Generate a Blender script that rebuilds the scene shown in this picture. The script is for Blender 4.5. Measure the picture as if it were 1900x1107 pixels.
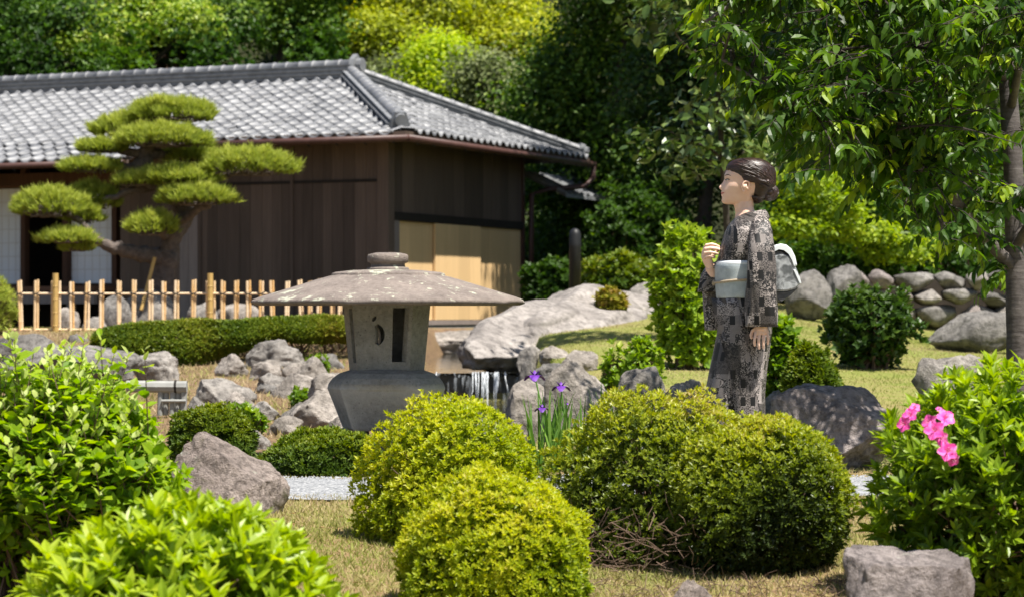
import bpy, bmesh, math, random
import numpy as np
from mathutils import Vector, Matrix, noise as mnoise
for _o in list(bpy.data.objects): bpy.data.objects.remove(_o)
SC = bpy.context.scene
COL = SC.collection
R = np.random.default_rng(7)
random.seed(7)
# ------------------------------------------------------------------ camera, sky, sun, exposure
FPX, CAMZ, HZY = 4486.0, 0.87, 575.0        # focal length in photo pixels, eye height, horizon row
cd = bpy.data.cameras.new('camera'); cam = bpy.data.objects.new('camera', cd); COL.objects.link(cam)
cam.location = (0, 0, CAMZ); cam.rotation_euler = (math.radians(90), 0, 0)
cd.sensor_width = 36; cd.lens = 36*FPX/1900; cd.shift_y = 21.5/1900
cd.clip_start = 0.1; cd.clip_end = 2000
cd.dof.use_dof = True; cd.dof.focus_distance = 11.7; cd.dof.aperture_fstop = 5.2
SC.camera = cam
SUN = np.array([0.72, -0.69, 0]); EL = math.radians(65)
sun_dir = Vector((SUN[0]*math.cos(EL), SUN[1]*math.cos(EL), math.sin(EL)))
w = bpy.data.worlds.new('World'); SC.world = w; w.use_nodes = True
nt = w.node_tree; sky = nt.nodes.new('ShaderNodeTexSky'); sky.sky_type = 'NISHITA'; sky.sun_disc = False
sky.sun_elevation = EL; sky.sun_rotation = math.atan2(SUN[0], SUN[1])
nt.links.new(sky.outputs[0], nt.nodes['Background'].inputs[0]); nt.nodes['Background'].inputs[1].default_value = 0.06
sl = bpy.data.lights.new('sun', 'SUN'); sl.energy = 5.0; sl.angle = math.radians(0.55); sl.color = (1.0, 0.95, 0.86)
so = bpy.data.objects.new('sun', sl); COL.objects.link(so); so.rotation_euler = sun_dir.to_track_quat('Z', 'Y').to_euler()
so.location = (20, -15, 40)
vs = SC.view_settings; vs.view_transform = 'Standard'; vs.look = 'None'; vs.gamma = 1; vs.exposure = 1.0; vs.use_curve_mapping = False
SC.render.engine = 'CYCLES'
cy = SC.cycles; cy.max_bounces = 6; cy.diffuse_bounces = 3; cy.glossy_bounces = 3; cy.transmission_bounces = 4; cy.transparent_max_bounces = 8
cy.use_denoising = True; cy.caustics_reflective = False; cy.caustics_refractive = False

def P(px, py, D):
    return np.array([(px-950)/FPX*D, D, CAMZ-(py-HZY)/FPX*D])
def PX(p):
    p = np.asarray(p); return np.stack([950+FPX*p[..., 0]/p[..., 1], HZY-FPX*(p[..., 2]-CAMZ)/p[..., 1]], -1)
def sstep(a, b, x):
    t = np.clip((x-a)/(b-a), 0, 1); return t*t*(3-2*t)
def unit(a):
    a = np.asarray(a, float); return a/np.maximum(np.linalg.norm(a, axis=-1, keepdims=True), 1e-9)
def sinnoise(seed, scale, k=7):
    r = np.random.default_rng(seed); W = r.normal(size=(k, 3))*scale; ph = r.uniform(0, 6.28, k); A = r.uniform(.5, 1, k); A = A/A.sum()
    return lambda p: (np.sin(np.asarray(p)@W.T+ph)*A).sum(-1)*1.6

# ------------------------------------------------------------------ materials
MATS = {}
class NT:
    def __init__(s, name):
        s.m = bpy.data.materials.new(name); s.m.use_nodes = True; s.t = s.m.node_tree; s.n = s.t.nodes; s.b = s.n['Principled BSDF']; s.out = s.n['Material Output']
        MATS[name] = s.m
    def new(s, typ, **kw):
        n = s.n.new(typ)
        for k, v in kw.items():
            if k in n.inputs: n.inputs[k].default_value = v
            else: setattr(n, k, v)
        return n
    def link(s, a, b): s.t.links.new(a, b)
    def coord(s, kind='Object', scale=(1, 1, 1)):
        c = s.new('ShaderNodeTexCoord'); m = s.new('ShaderNodeMapping'); m.inputs['Scale'].default_value = scale
        s.link(c.outputs[kind], m.inputs[0]); return m.outputs[0]
    def pos(s, scale=(1, 1, 1)):
        g = s.new('ShaderNodeNewGeometry'); m = s.new('ShaderNodeMapping'); m.inputs['Scale'].default_value = scale
        s.link(g.outputs['Position'], m.inputs[0]); return m.outputs[0]
    def noise(s, vec, scale, detail=4, rough=.55, dist=0.):
        n = s.new('ShaderNodeTexNoise'); n.inputs['Scale'].default_value = scale; n.inputs['Detail'].default_value = detail
        n.inputs['Roughness'].default_value = rough; n.inputs['Distortion'].default_value = dist
        if vec is not None: s.link(vec, n.inputs['Vector'])
        return n.outputs[0]
    def ramp(s, fac, stops, interp='LINEAR'):
        r = s.new('ShaderNodeValToRGB'); cr = r.color_ramp; cr.interpolation = interp
        while len(cr.elements) < len(stops): cr.elements.new(.5)
        for e, (p, c) in zip(cr.elements, stops):
            e.position = p; e.color = tuple(c)+(1,) if len(c) == 3 else c
        s.link(fac, r.inputs[0]); return r.outputs[0]
    def mix(s, fac, a, b, blend='MIX'):
        m = s.new('ShaderNodeMix', data_type='RGBA', blend_type=blend)
        for sock, v in ((m.inputs[0], fac), (m.inputs[6], a), (m.inputs[7], b)):
            if hasattr(v, 'links'): s.link(v, sock)
            elif isinstance(v, (int, float)): sock.default_value = v
            else: sock.default_value = tuple(v)+(1,) if len(v) == 3 else v
        return m.outputs[2]
    def math(s, op, a, b=None, c=None):
        m = s.new('ShaderNodeMath', operation=op)
        for i, v in enumerate((a, b, c)):
            if v is None: continue
            if hasattr(v, 'links'): s.link(v, m.inputs[i])
            else: m.inputs[i].default_value = v
        return m.outputs[0]
    def bump(s, h, strength=.5, dist=.01):
        b = s.new('ShaderNodeBump'); b.inputs['Strength'].default_value = strength; b.inputs['Distance'].default_value = dist
        s.link(h, b.inputs['Height']); s.link(b.outputs[0], s.b.inputs['Normal']); return b
    def base(s, c, rough=.6, spec=.4, metal=0):
        if hasattr(c, 'links'): s.link(c, s.b.inputs['Base Color'])
        else: s.b.inputs['Base Color'].default_value = tuple(c)+(1,)
        s.b.inputs['Roughness'].default_value = rough; s.b.inputs['Specular IOR Level'].default_value = spec; s.b.inputs['Metallic'].default_value = metal
        return s.m

def leafmat(name, cols, rough=.42, transl=.35, spec=.4):
    """leaf colour from the per-leaf 'tone' attribute; thin, so some light passes through"""
    s = NT(name); a = s.new('ShaderNodeAttribute', attribute_name='tone')
    n = len(cols); c = s.ramp(a.outputs['Fac'], [(i/(n-1), k) for i, k in enumerate(cols)])
    s.base(c, rough, spec)
    t = s.new('ShaderNodeBsdfTranslucent'); s.link(s.mix(.5, c, (1.0, 1.0, .25), 'MULTIPLY'), t.inputs[0])
    br = s.new('ShaderNodeHueSaturation'); br.inputs['Value'].default_value = 1.5; br.inputs['Saturation'].default_value = 1.1; s.link(c, br.inputs['Color']); s.link(br.outputs[0], t.inputs[0])
    m = s.new('ShaderNodeMixShader'); m.inputs[0].default_value = transl
    s.link(s.b.outputs[0], m.inputs[1]); s.link(t.outputs[0], m.inputs[2]); s.link(m.outputs[0], s.out.inputs[0])
    return s.m
def plain(name, col, rough=.6, var=.25, scale=20, bump=.3, spec=.35, metal=0, bdist=.005):
    s = NT(name); v = s.coord('Object'); f = s.noise(v, scale, 6, .6)
    c = np.array(col)
    s.base(s.ramp(f, [(.25, c*(1-var)), (.75, np.minimum(c*(1+var), 1))]), rough, spec, metal)
    if bump: s.bump(f, bump, bdist)
    return s.m
def rockmat(name, c1, c2, lich=(.45, .46, .38), moss=(.07, .075, .02), lf=.62, mf=.62, scale=1.0):
    s = NT(name); v = s.pos(); a = s.noise(v, 2.2*scale, 8, .6, .4); b = s.noise(v, 14*scale, 8, .7); d = s.noise(v, 60*scale, 6, .7)
    c = s.ramp(a, [(.32, np.array(c1)*.8), (.68, np.array(c2)*1.12)])
    c = s.mix(s.ramp(b, [(.38, (.75, .75, .75)), (.56, (0, 0, 0))]), c, np.array(c1)*.42)
    c = s.mix(.5, c, s.ramp(d, [(.25, (.45, .45, .45)), (.75, (1, 1, 1))]), 'MULTIPLY')
    l = s.noise(v, 5*scale, 10, .75, .8); c = s.mix(s.ramp(l, [(lf, (0, 0, 0)), (lf+.05, (.8, .8, .8))]), c, lich)
    m = s.noise(v, 3.1*scale, 6, .65, .3); c = s.mix(s.ramp(m, [(mf, (0, 0, 0)), (mf+.12, (.8, .8, .8))]), c, moss)
    s.base(c, .85, .2)
    h = s.math('ADD', s.math('MULTIPLY', b, 1.0), s.math('MULTIPLY', d, .35)); s.bump(h, 1., .035)
    return s.m

# ------------------------------------------------------------------ mesh helpers
def mesh(name, V, F, tone=None, uv=None, smooth=False, mat=None):
    V = np.asarray(V, np.float32).reshape(-1, 3); m = bpy.data.meshes.new(name)
    if isinstance(F, np.ndarray): F = [F]
    if isinstance(F, list) and len(F) and not isinstance(F[0], np.ndarray):
        d = {}
        for f in F: d.setdefault(len(f), []).append(f)
        F = [np.array(x, np.int32) for x in d.values()]
    F = [f for f in F if len(f)]
    m.vertices.add(len(V)); m.vertices.foreach_set('co', V.ravel())
    nl = sum(f.size for f in F); nf = sum(len(f) for f in F)
    m.loops.add(nl); m.polygons.add(nf)
    m.loops.foreach_set('vertex_index', np.concatenate([f.ravel() for f in F]).astype(np.int32))
    st = np.concatenate([np.full(len(f), f.shape[1]) for f in F]); m.polygons.foreach_set('loop_start', np.concatenate([[0], np.cumsum(st)[:-1]]).astype(np.int32))
    m.polygons.foreach_set('use_smooth', np.full(nf, bool(smooth)))
    if tone is not None:
        a = m.attributes.new('tone', 'FLOAT', 'POINT'); a.data.foreach_set('value', np.asarray(tone, np.float32))
    m.update(calc_edges=True)
    if uv is not None:
        l = m.uv_layers.new(name='UVMap'); vi = np.concatenate([f.ravel() for f in F]); l.data.foreach_set('uv', np.asarray(uv, np.float32)[vi].ravel())
    if mat: m.materials.append(MATS[mat] if isinstance(mat, str) else mat)
    m.validate(); return m
def wloc(o):
    v = np.zeros(3)
    while o is not None: v = v+np.array(o.location); o = o.parent
    return v
def tag(o, label=None, cat=None, group=None, kind=None):
    if label: o['label'] = label
    if cat: o['category'] = cat
    if group: o['group'] = group
    if kind: o['kind'] = kind
    return o
def obj(name, V, F, mat, parent=None, loc=None, kind=None, **kw):
    """mesh object from world coordinates; its origin sits at loc (or the parent's origin)"""
    pl = wloc(parent) if parent is not None else np.zeros(3)
    o_ = pl if loc is None else np.asarray(loc, float)
    o = bpy.data.objects.new(name, mesh(name, np.asarray(V, float)-o_, F, mat=mat, **kw)); COL.objects.link(o)
    o.parent = parent; o.location = tuple(o_-pl)
    if kind: o['kind'] = kind
    return o
def inst(name, m, loc, rot=None, scale=1, parent=None):
    """an object sharing mesh m; rot a 3x3 with the axes as columns"""
    o = bpy.data.objects.new(name, m); COL.objects.link(o); o.parent = parent
    pl = wloc(parent) if parent is not None else np.zeros(3)
    M = Matrix.Identity(4)
    if rot is not None:
        for i in range(3):
            for j in range(3): M[i][j] = float(rot[i][j])
    M = Matrix.Translation(Vector(np.asarray(loc, float)-pl)) @ M @ Matrix.Scale(scale, 4) if np.isscalar(scale) else Matrix.Translation(Vector(np.asarray(loc, float)-pl)) @ M @ Matrix.Diagonal((*scale, 1))
    o.matrix_local = M; return o
def thing(name, loc, label, cat, group=None):
    o = bpy.data.objects.new(name, None); COL.objects.link(o); o.location = tuple(loc); o.empty_display_size = .1
    return tag(o, label, cat, group)
class G:
    """collects shapes for one mesh"""
    def __init__(s): s.V = []; s.F = []; s.n = 0; s.T = []; s.U = []
    def add(s, V, F, tone=0., uv=None):
        V = np.asarray(V, float); s.V.append(V); s.F += [tuple(int(i)+s.n for i in f) for f in F]; s.n += len(V); s.T.append(np.full(len(V), tone)); s.U.append(np.zeros((len(V), 2)) if uv is None else np.asarray(uv)); return s
    def box(s, c, half, ax=None, tone=0.):
        ax = np.eye(3) if ax is None else np.asarray(ax); c = np.asarray(c, float); q = []
        for a in (-1, 1):
            for b in (-1, 1):
                for d in (-1, 1): q.append(c+ax[0]*a*half[0]+ax[1]*b*half[1]+ax[2]*d*half[2])
        return s.add(q, [(0, 1, 3, 2), (4, 6, 7, 5), (0, 4, 5, 1), (2, 3, 7, 6), (0, 2, 6, 4), (1, 5, 7, 3)], tone)
    def bar(s, a, b, w, h, up=(0, 0, 1), tone=0.):
        a = np.asarray(a, float); b = np.asarray(b, float); d = unit(b-a); sd = unit(np.cross(d, up)); u2 = np.cross(sd, d)
        return s.box((a+b)/2, (np.linalg.norm(b-a)/2, w/2, h/2), (d, sd, u2), tone)
    def tube(s, path, rad, n=8, cap=True, tone=0., flat=None):
        path = np.asarray(path, float); rad = np.broadcast_to(np.asarray(rad, float), (len(path),)); k = len(path)
        T = np.gradient(path, axis=0); T = unit(T); ref = np.array([0, 0, 1.]) if abs(T[0][2]) < .9 else np.array([0, 1., 0])
        V = []; a = unit(np.cross(T[0], ref))
        for i in range(k):
            a = unit(a-T[i]*np.dot(a, T[i])); b = np.cross(T[i], a); th = np.arange(n)*2*math.pi/n
            V.append(path[i]+rad[i]*(np.cos(th)[:, None]*a+np.sin(th)[:, None]*b*(1 if flat is None else flat)))
        V = np.concatenate(V); F = []
        for i in range(k-1):
            for j in range(n): F.append((i*n+j, i*n+(j+1) % n, (i+1)*n+(j+1) % n, (i+1)*n+j))
        if cap: F.append(tuple(range(n))[::-1]); F.append(tuple((k-1)*n+j for j in range(n)))
        return s.add(V, F, tone)
    def loft(s, rings, cap=True, tone=0., uv=None, close=True):
        rings = [np.asarray(r, float) for r in rings]; n = len(rings[0]); k = len(rings); F = []
        for i in range(k-1):
            for j in range(n if close else n-1): F.append((i*n+j, i*n+(j+1) % n, (i+1)*n+(j+1) % n, (i+1)*n+j))
        if cap: F.append(tuple(range(n))[::-1]); F.append(tuple((k-1)*n+j for j in range(n)))
        return s.add(np.concatenate(rings), F, tone, uv)
    def lathe(s, c, prof, n=48, wob=None):
        rings = []
        for r, z in prof:
            th = np.arange(n)*2*math.pi/n; rr = r*np.ones(n) if wob is None else r*(1+wob(th, r, z))
            rings.append(np.stack([c[0]+rr*np.cos(th), c[1]+rr*np.sin(th), np.full(n, c[2]+z)], -1))
        return s.loft(rings)
    def obj(s, name, mat, parent=None, loc=None, kind=None, smooth=False, tone=False, uv=False):
        return obj(name, np.concatenate(s.V), s.F, mat, parent, loc, kind, smooth=smooth, tone=np.concatenate(s.T) if tone else None, uv=np.concatenate(s.U) if uv else None)

# leaf templates: (length, side, normal)
def leaf_t(st, w, fold=.25, bend=.15, curl=0):
    V = [(0, 0, 0)]; F = []
    for t, ww in zip(st, w):
        nz = -bend*t*t
        V += [(t, -ww, nz+fold*ww), (t, 0, nz), (t, ww, nz+fold*ww)]
    V.append((1, 0, -bend)); k = len(st); e = len(V)-1
    F += [(0, 2, 1), (0, 3, 2)]
    for i in range(k-1):
        a = 1+3*i; F += [(a, a+1, a+4, a+3), (a+1, a+2, a+5, a+4)]
    a = 1+3*(k-1); F += [(a, a+1, e), (a+1, a+2, e)]
    return np.array(V, float), F
T_LANCE = leaf_t((.3, .62), (.13, .15), .35, .12)
T_OVAL = leaf_t((.25, .65), (.25, .27), .25, .12)
T_CHERRY = leaf_t((.28, .6), (.21, .2), .3, .25)
T_SMALL = (np.array([(0, 0, 0), (.55, -.2, .05), (1, 0, -.06), (.55, .2, .05)], float), [(0, 1, 2), (0, 2, 3)])
T_QUAD = (np.array([(0, 0, 0), (.5, -.32, .08), (1, 0, -.1), (.5, .32, .08)], float), [(0, 1, 2), (0, 2, 3)])
T_NEEDLE = (np.array([(0, -.06, 0), (0, .06, 0), (1, 0, 0)], float), [(0, 1, 2)])
T_BLADE = (np.array([(0, -.05, 0), (0, .05, 0), (.55, .04, -.04), (.55, -.04, -.04), (1, 0, -.25)], float), [(0, 1, 2, 3), (3, 2, 4)])
def frames(A, ref):
    A = unit(A); S = unit(np.cross(A, ref)); N = np.cross(S, A); return A, S, N
class Leaves:
    def __init__(s): s.p = []; s.a = []; s.n = []; s.z = []; s.t = []
    def add(s, p, a, n, size, tone):
        s.p.append(p); s.a.append(a); s.n.append(n); s.z.append(np.broadcast_to(size, (len(p),))); s.t.append(np.broadcast_to(tone, (len(p),))); return s
    def arr(s):
        return [np.concatenate(x) for x in (s.p, s.a, s.n, s.z, s.t)]
def leafgeo(tmpl, p, a, n, z, t):
    tv, tf = tmpl; A, S, N = frames(a, n); k = len(tv); M = len(p)
    V = p[:, None, :]+z[:, None, None]*(tv[None, :, 0, None]*A[:, None]+tv[None, :, 1, None]*S[:, None]+tv[None, :, 2, None]*N[:, None])
    off = (np.arange(M)*k)[:, None, None]; F = []
    d = {}
    for f in tf: d.setdefault(len(f), []).append(f)
    for kk, fs in d.items(): F.append((off+np.array(fs)[None]).reshape(-1, kk))
    return V.reshape(-1, 3), F, np.repeat(np.clip(t, 0, 1), k)
def leaf_mass(name, L, tmpl, mat, parent, kind='stuff', single=0, smooth=False):
    """all leaves of a plant; the 'single' ones that show largest become objects of their own, the rest one part"""
    p, a, n, z, t = L.arr() if isinstance(L, Leaves) else L
    if single:
        q = PX(p); inb = (q[:, 0] > -5) & (q[:, 0] < 1905) & (q[:, 1] > -5) & (q[:, 1] < 1110)
        cell = 18.; best = {}
        while True:
            best = {}
            key = (q/cell).astype(int); dist = p[:, 1]
            for i in np.where(inb)[0]:
                kk = (key[i, 0], key[i, 1])
                if kk not in best or dist[i] < dist[best[kk]]: best[kk] = i
            if len(best) <= single: break
            cell *= 1.06
        ids = np.array(sorted(best.values())); rest = np.ones(len(p), bool); rest[ids] = False
        tv, tf = tmpl; key = (mat, len(tv))
        bins = np.clip((t[ids]*8).astype(int), 0, 7); ms = {}
        A, S, N = frames(a, n)
        for i, b in zip(ids, bins):
            if b not in ms: ms[b] = mesh('leaf', tv, [tuple(f) for f in tf], tone=np.full(len(tv), (b+.5)/8), mat=mat, smooth=smooth)
            inst('leaf', ms[b], p[i], np.stack([A[i], S[i], N[i]], 1), float(z[i]), parent)
        p, a, n, z, t = p[rest], a[rest], n[rest], z[rest], t[rest]
    V, F, T = leafgeo(tmpl, p, a, n, z, t)
    return obj(name, V, F, mat, parent, tone=T, kind=kind, smooth=smooth)
def rdir(n, zmin=-1, zmax=1):
    z = R.uniform(zmin, zmax, n); th = R.uniform(0, 2*math.pi, n); r = np.sqrt(1-z*z); return np.stack([r*np.cos(th), r*np.sin(th), z], -1)
def rosettes(L, pos, axis, k, size, tone, spread=(.5, 1.1), jit=.3):
    """k leaves round each shoot tip"""
    n = len(pos); axis = unit(axis); ref = unit(R.normal(size=(n, 3))); s = unit(np.cross(axis, ref)); u = np.cross(s, axis)
    th0 = R.uniform(0, 6.28, n)
    for i in range(k):
        th = th0+i*2.4+R.normal(0, .2, n); sp = R.uniform(spread[0], spread[1], n)*(.6+.7*i/max(k-1, 1)); d = np.cos(th)[:, None]*s+np.sin(th)[:, None]*u
        a = unit(axis*np.cos(sp)[:, None]+d*np.sin(sp)[:, None])
        nn = unit(axis-a*(axis*a).sum(-1, keepdims=True)+1e-3)
        L.add(pos-axis*(size*.25*R.uniform(0, 1.2, n))[:, None], a, nn, size*R.uniform(.7, 1.15, n), tone+R.normal(0, .1, n))
    return L
def dome(n, c, r, zmin=-.4, lump=.06, seed=1, inner=.25, ls=3.2, power=3.):
    """points spread through the outer shell of a lumpy dome and the outward directions"""
    d = rdir(n, zmin, 1); f = sinnoise(seed, ls); f2 = sinnoise(seed+70, ls*3); f3 = sinnoise(seed+71, ls*1.4); q = 1+lump*f(d)+lump*.6*f2(d)-lump*1.1*np.clip(-f3(d)-.35, 0, 1)+min(lump, .13)*.32*sinnoise(seed+72, ls*7)(d)+np.where(R.random(n) < .06, R.uniform(0, .06, n), 0); dep = inner*R.uniform(0, 1, n)**power
    p = np.asarray(c)+d*np.asarray(r)*(q*(1-dep))[:, None]
    nr = unit(d/np.asarray(r)); return p, nr, dep
# ------------------------------------------------------------------ materials of the place
def ground_mat():
    s = NT('ground'); v = s.pos()
    a = s.noise(v, .9, 6, .6, .3); b = s.noise(v, 7, 6, .65); d = s.noise(v, 90, 4, .7)
    grass = s.ramp(s.math('ADD', s.math('MULTIPLY', a, .6), s.math('MULTIPLY', b, .4)), [(.33, (.28, .195, .1)), (.43, (.32, .275, .11)), (.54, (.26, .275, .075)), (.66, (.19, .24, .05))])
    # dry bank left of the stream, litter under the far wood
    g = s.new('ShaderNodeNewGeometry'); sx = s.new('ShaderNodeSeparateXYZ'); s.link(g.outputs['Position'], sx.inputs[0])
    wob = s.math('ADD', sx.outputs[0], s.math('MULTIPLY', s.math('SUBTRACT', b, .5), 1.2))
    left = s.math('MULTIPLY', s.math('LESS_THAN', wob, -.4), s.math('GREATER_THAN', sx.outputs[1], 13.))
    dry = s.ramp(b, [(.35, (.12, .075, .05)), (.5, (.25, .165, .1)), (.68, (.25, .19, .085))])
    c = s.mix(left, grass, dry)
    nr = s.math('LESS_THAN', s.math('ADD', sx.outputs[1], s.math('MULTIPLY', s.math('SUBTRACT', a, .5), 3.)), 13.)
    near = s.ramp(s.math('ADD', s.math('MULTIPLY', a, .5), s.math('MULTIPLY', b, .5)), [(.36, (.27, .165, .09)), (.48, (.33, .235, .12)), (.56, (.27, .26, .08)), (.7, (.19, .24, .05))])
    c = s.mix(nr, c, near)
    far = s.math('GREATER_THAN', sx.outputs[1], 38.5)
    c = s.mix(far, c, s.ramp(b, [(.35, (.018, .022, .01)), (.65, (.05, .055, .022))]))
    c = s.mix(.6, c, s.ramp(d, [(.25, (.5, .5, .5)), (.75, (1, 1, 1))]), 'MULTIPLY')
    s.base(c, .95, .1); s.bump(s.math('ADD', d, b), .8, .02)
ground_mat()
def gravel_mat():
    s = NT('gravel'); v = s.pos(); vo = s.new('ShaderNodeTexVoronoi'); vo.inputs['Scale'].default_value = 70; s.link(v, vo.inputs['Vector'])
    w = s.new('ShaderNodeTexWhiteNoise'); s.link(vo.outputs['Color'], w.inputs['Vector'])
    c = s.ramp(w.outputs[0], [(0, (.14, .147, .16)), (.5, (.28, .287, .302)), (1, (.43, .435, .445))])
    c = s.mix(.25, c, s.ramp(s.noise(v, 3, 5), [(.3, (.7, .68, .62)), (.7, (1, 1, 1))]), 'MULTIPLY')
    s.base(c, .9, .2); s.bump(s.math('SUBTRACT', 1., vo.outputs['Distance']), .9, .012)
gravel_mat()
plain('pebble', (.29, .296, .31), .9, .35, 9, 0)
rockmat('rock_grey', (.24, .22, .2), (.42, .385, .35), lf=.66, mf=.68)
rockmat('rock_warm', (.3, .265, .23), (.5, .445, .4), lf=.66, mf=.68)
rockmat('rock_pale', (.29, .26, .24), (.44, .4, .37), lf=.7, mf=.72, scale=.7)
rockmat('rock_dark', (.15, .14, .13), (.3, .28, .26), lf=.7, mf=.64)
rockmat('rock_front', (.27, .22, .195), (.45, .375, .335), lf=.6, mf=.6, scale=2.)
rockmat('rock_purple', (.27, .23, .22), (.45, .39, .37), lf=.66, mf=.72, scale=1.6)
leafmat('grass_blade', [(.17, .225, .04), (.27, .29, .075), (.42, .35, .18), (.46, .35, .23)], .7, .35, .15)
def water_mat():
    s = NT('water'); v = s.pos((1, .35, 1)); n = s.noise(v, 9, 4, .55, .4)
    s.base((.035, .032, .02), .04, .9); s.bump(n, .35, .02)
water_mat()
def fall_mat():
    s = NT('falling_water'); s.base((.75, .8, .85), .15, .8); t = s.new('ShaderNodeBsdfTransparent')
    v = s.pos((14, 14, .8)); n = s.noise(v, 1.5, 4, .6); m = s.new('ShaderNodeMixShader'); s.link(s.ramp(n, [(.52, (.0, .0, .0)), (.74, (.35, .35, .35))]), m.inputs[0])
    s.link(t.outputs[0], m.inputs[1]); s.link(s.b.outputs[0], m.inputs[2]); s.link(m.outputs[0], s.out.inputs[0])
fall_mat()
plain('wet_rock', (.05, .045, .035), .3, .4, 9, .8, .6, bdist=.03)

# ------------------------------------------------------------------ terrain
_gn = sinnoise(3, 1.1); _gn2 = sinnoise(5, .35)
def ground_z(x, y):
    x = np.asarray(x, float); y = np.asarray(y, float)
    left = np.interp(y, [-400, 5, 7, 8.3, 9.5, 11, 12.6, 15, 17, 21, 25, 27, 30, 36, 40, 48, 58, 90, 130, 420], [-.35, -.33, -.23, -.14, -.06, 0, 0, .0, .03, .15, .29, .5, .62, .6, .5, .6, .9, 17, 24, 24])
    right = np.interp(y, [-400, 5, 7, 8.3, 9.5, 11, 12.6, 14.5, 17, 19, 25, 29, 33, 36, 40, 48, 58, 90, 130, 420], [-.35, -.33, -.23, -.14, -.06, 0, 0, .02, .07, .16, .5, .76, 1.03, 1.08, .75, .7, .9, 17, 24, 24])
    right = right-.42*sstep(2.5, 6.5, x)*sstep(21, 32, y)*(1-sstep(48, 58, y))
    sh = .13*np.clip(y-22, 0, 11); k = sstep(-1.0+sh, .7+sh, x); z = left*(1-k)+right*k
    p = np.stack([x, y, 0*x], -1)
    z = z+.03*_gn(p)*sstep(12.8, 16, y)+.06*_gn2(p)*sstep(14, 24, y)*(1-sstep(36, 44, y)*.5)
    # stream bed
    xc = np.interp(y, [14.4, 16, 20, 24, 26, 30, 35, 38], [-.55, -.45, -.32, -.34, -.4, -.45, -.4, -.35]); hw = np.interp(y, [14.6, 15.5, 20, 25.8, 27, 33, 38], [.25, .5, .62, .55, .6, .75, .75])
    inch = (1-sstep(hw*.75, hw*1.25, np.abs(x-xc)))*sstep(14.3, 15.2, y)*(1-sstep(37.2, 37.9, y))
    bed = np.where(y < 25.9, -.35, 0.02)
    return z*(1-inch)+bed*inch
xs = np.concatenate([[-420, -200, -90, -45, -25, -16, -11], np.arange(-8.5, 8.5, .11), [9, 11, 16, 25, 45, 90, 200, 420]])
ys = np.concatenate([[-420, -150, -50, -15, 0, 3], np.arange(5, 38.2, .11), np.arange(38.3, 60, .6), np.arange(60, 131, 3.), [200, 420]])
GX, GY = np.meshgrid(xs, ys); GV = np.stack([GX, GY, ground_z(GX, GY)], -1).reshape(-1, 3)
nx, ny = len(xs), len(ys); ii = (np.arange(ny-1)[:, None]*nx+np.arange(nx-1)[None]).ravel()
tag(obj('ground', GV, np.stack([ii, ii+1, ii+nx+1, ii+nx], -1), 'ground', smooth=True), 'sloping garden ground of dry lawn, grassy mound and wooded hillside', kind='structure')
px_ = np.linspace(-14, 14, 141); off = .12*np.sin(px_*.9)+.05*np.sin(px_*2.7)+.02*np.sin(px_*9.1)+.015*np.sin(px_*17.3)
a_ = 11.15+off; b_ = 12.5+off*.8+.05*np.sin(px_*3.3); ts = np.linspace(0, 1, 7)
pv = np.concatenate([np.stack([px_, a_+(b_-a_)*t, .008+.012*math.sin(math.pi*t)+0*px_], -1) for t in ts]); k = len(px_); ii = (np.arange(6)[:, None]*k+np.arange(k-1)[None]).ravel()
path = tag(obj('gravel_path', pv, np.stack([ii, ii+1, ii+k+1, ii+k], -1), 'gravel', smooth=True), 'pale grey gravel path running across behind the clipped bushes', kind='structure')
# loose pebbles on the path (beyond count)
n = 9000; X = R.uniform(-2.2, 2.2, n); t = R.uniform(-.03, 1.03, n); o_ = np.interp(X, px_, a_); o2 = np.interp(X, px_, b_)
pp = np.stack([X, o_+(o2-o_)*t, np.full(n, .012)], -1); sz = R.uniform(.004, .011, n)
oc = np.array([(1, 0, 0), (-.5, .8, 0), (-.5, -.8, 0), (0, 0, .8)]); rot = R.uniform(0, 6.28, n)
q = np.stack([oc[None, :, 0]*np.cos(rot)[:, None]-oc[None, :, 1]*np.sin(rot)[:, None], oc[None, :, 0]*np.sin(rot)[:, None]+oc[None, :, 1]*np.cos(rot)[:, None], np.broadcast_to(oc[:, 2], (n, 4))], -1)
V = pp[:, None]+q*sz[:, None, None]; F = (np.arange(n)*4)[:, None, None]+np.array([(0, 1, 3), (1, 2, 3), (2, 0, 3)])
obj('pebbles', V.reshape(-1, 3), F.reshape(-1, 3), 'pebble', path, kind='stuff')

# grass: short blades on the lawn near the path and on the mound
def blades(name, n, x0, x1, y0, y1, h, label, seed, keep=None, tone=.45):
    r = np.random.default_rng(seed); x = r.uniform(x0, x1, n); y = r.uniform(y0, y1, n)
    q = PX(np.stack([x, y, ground_z(x, y)], -1)); ok = (q[:, 0] > -30) & (q[:, 0] < 1930) & (q[:, 1] < 1130)
    if keep is not None: ok &= keep(x, y)
    x, y = x[ok], y[ok]; m = len(x); f = sinnoise(seed+1, 1.6); p = np.stack([x, y, ground_z(x, y)-.003], -1); patch = f(p)
    a = unit(np.stack([r.normal(0, .55, m), r.normal(0, .55, m), np.full(m, .8)], -1)); nn = unit(r.normal(size=(m, 3)))
    V, F, T = leafgeo((T_NEEDLE[0]*np.array([1, 2.0, 1]), T_NEEDLE[1]), p, a, nn, h*r.uniform(.5, 1.2, m), np.clip(tone+.38*patch+r.normal(0, .18, m), 0, 1))
    return tag(obj(name, V, F, 'grass_blade', tone=T), label, 'grass', kind='stuff')
blades('lawn_grass', 90000, -1.5, 2.2, 7.6, 11.25, .03, 'thin dry lawn grass in the foreground before the gravel path', 21, tone=.58)
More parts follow.
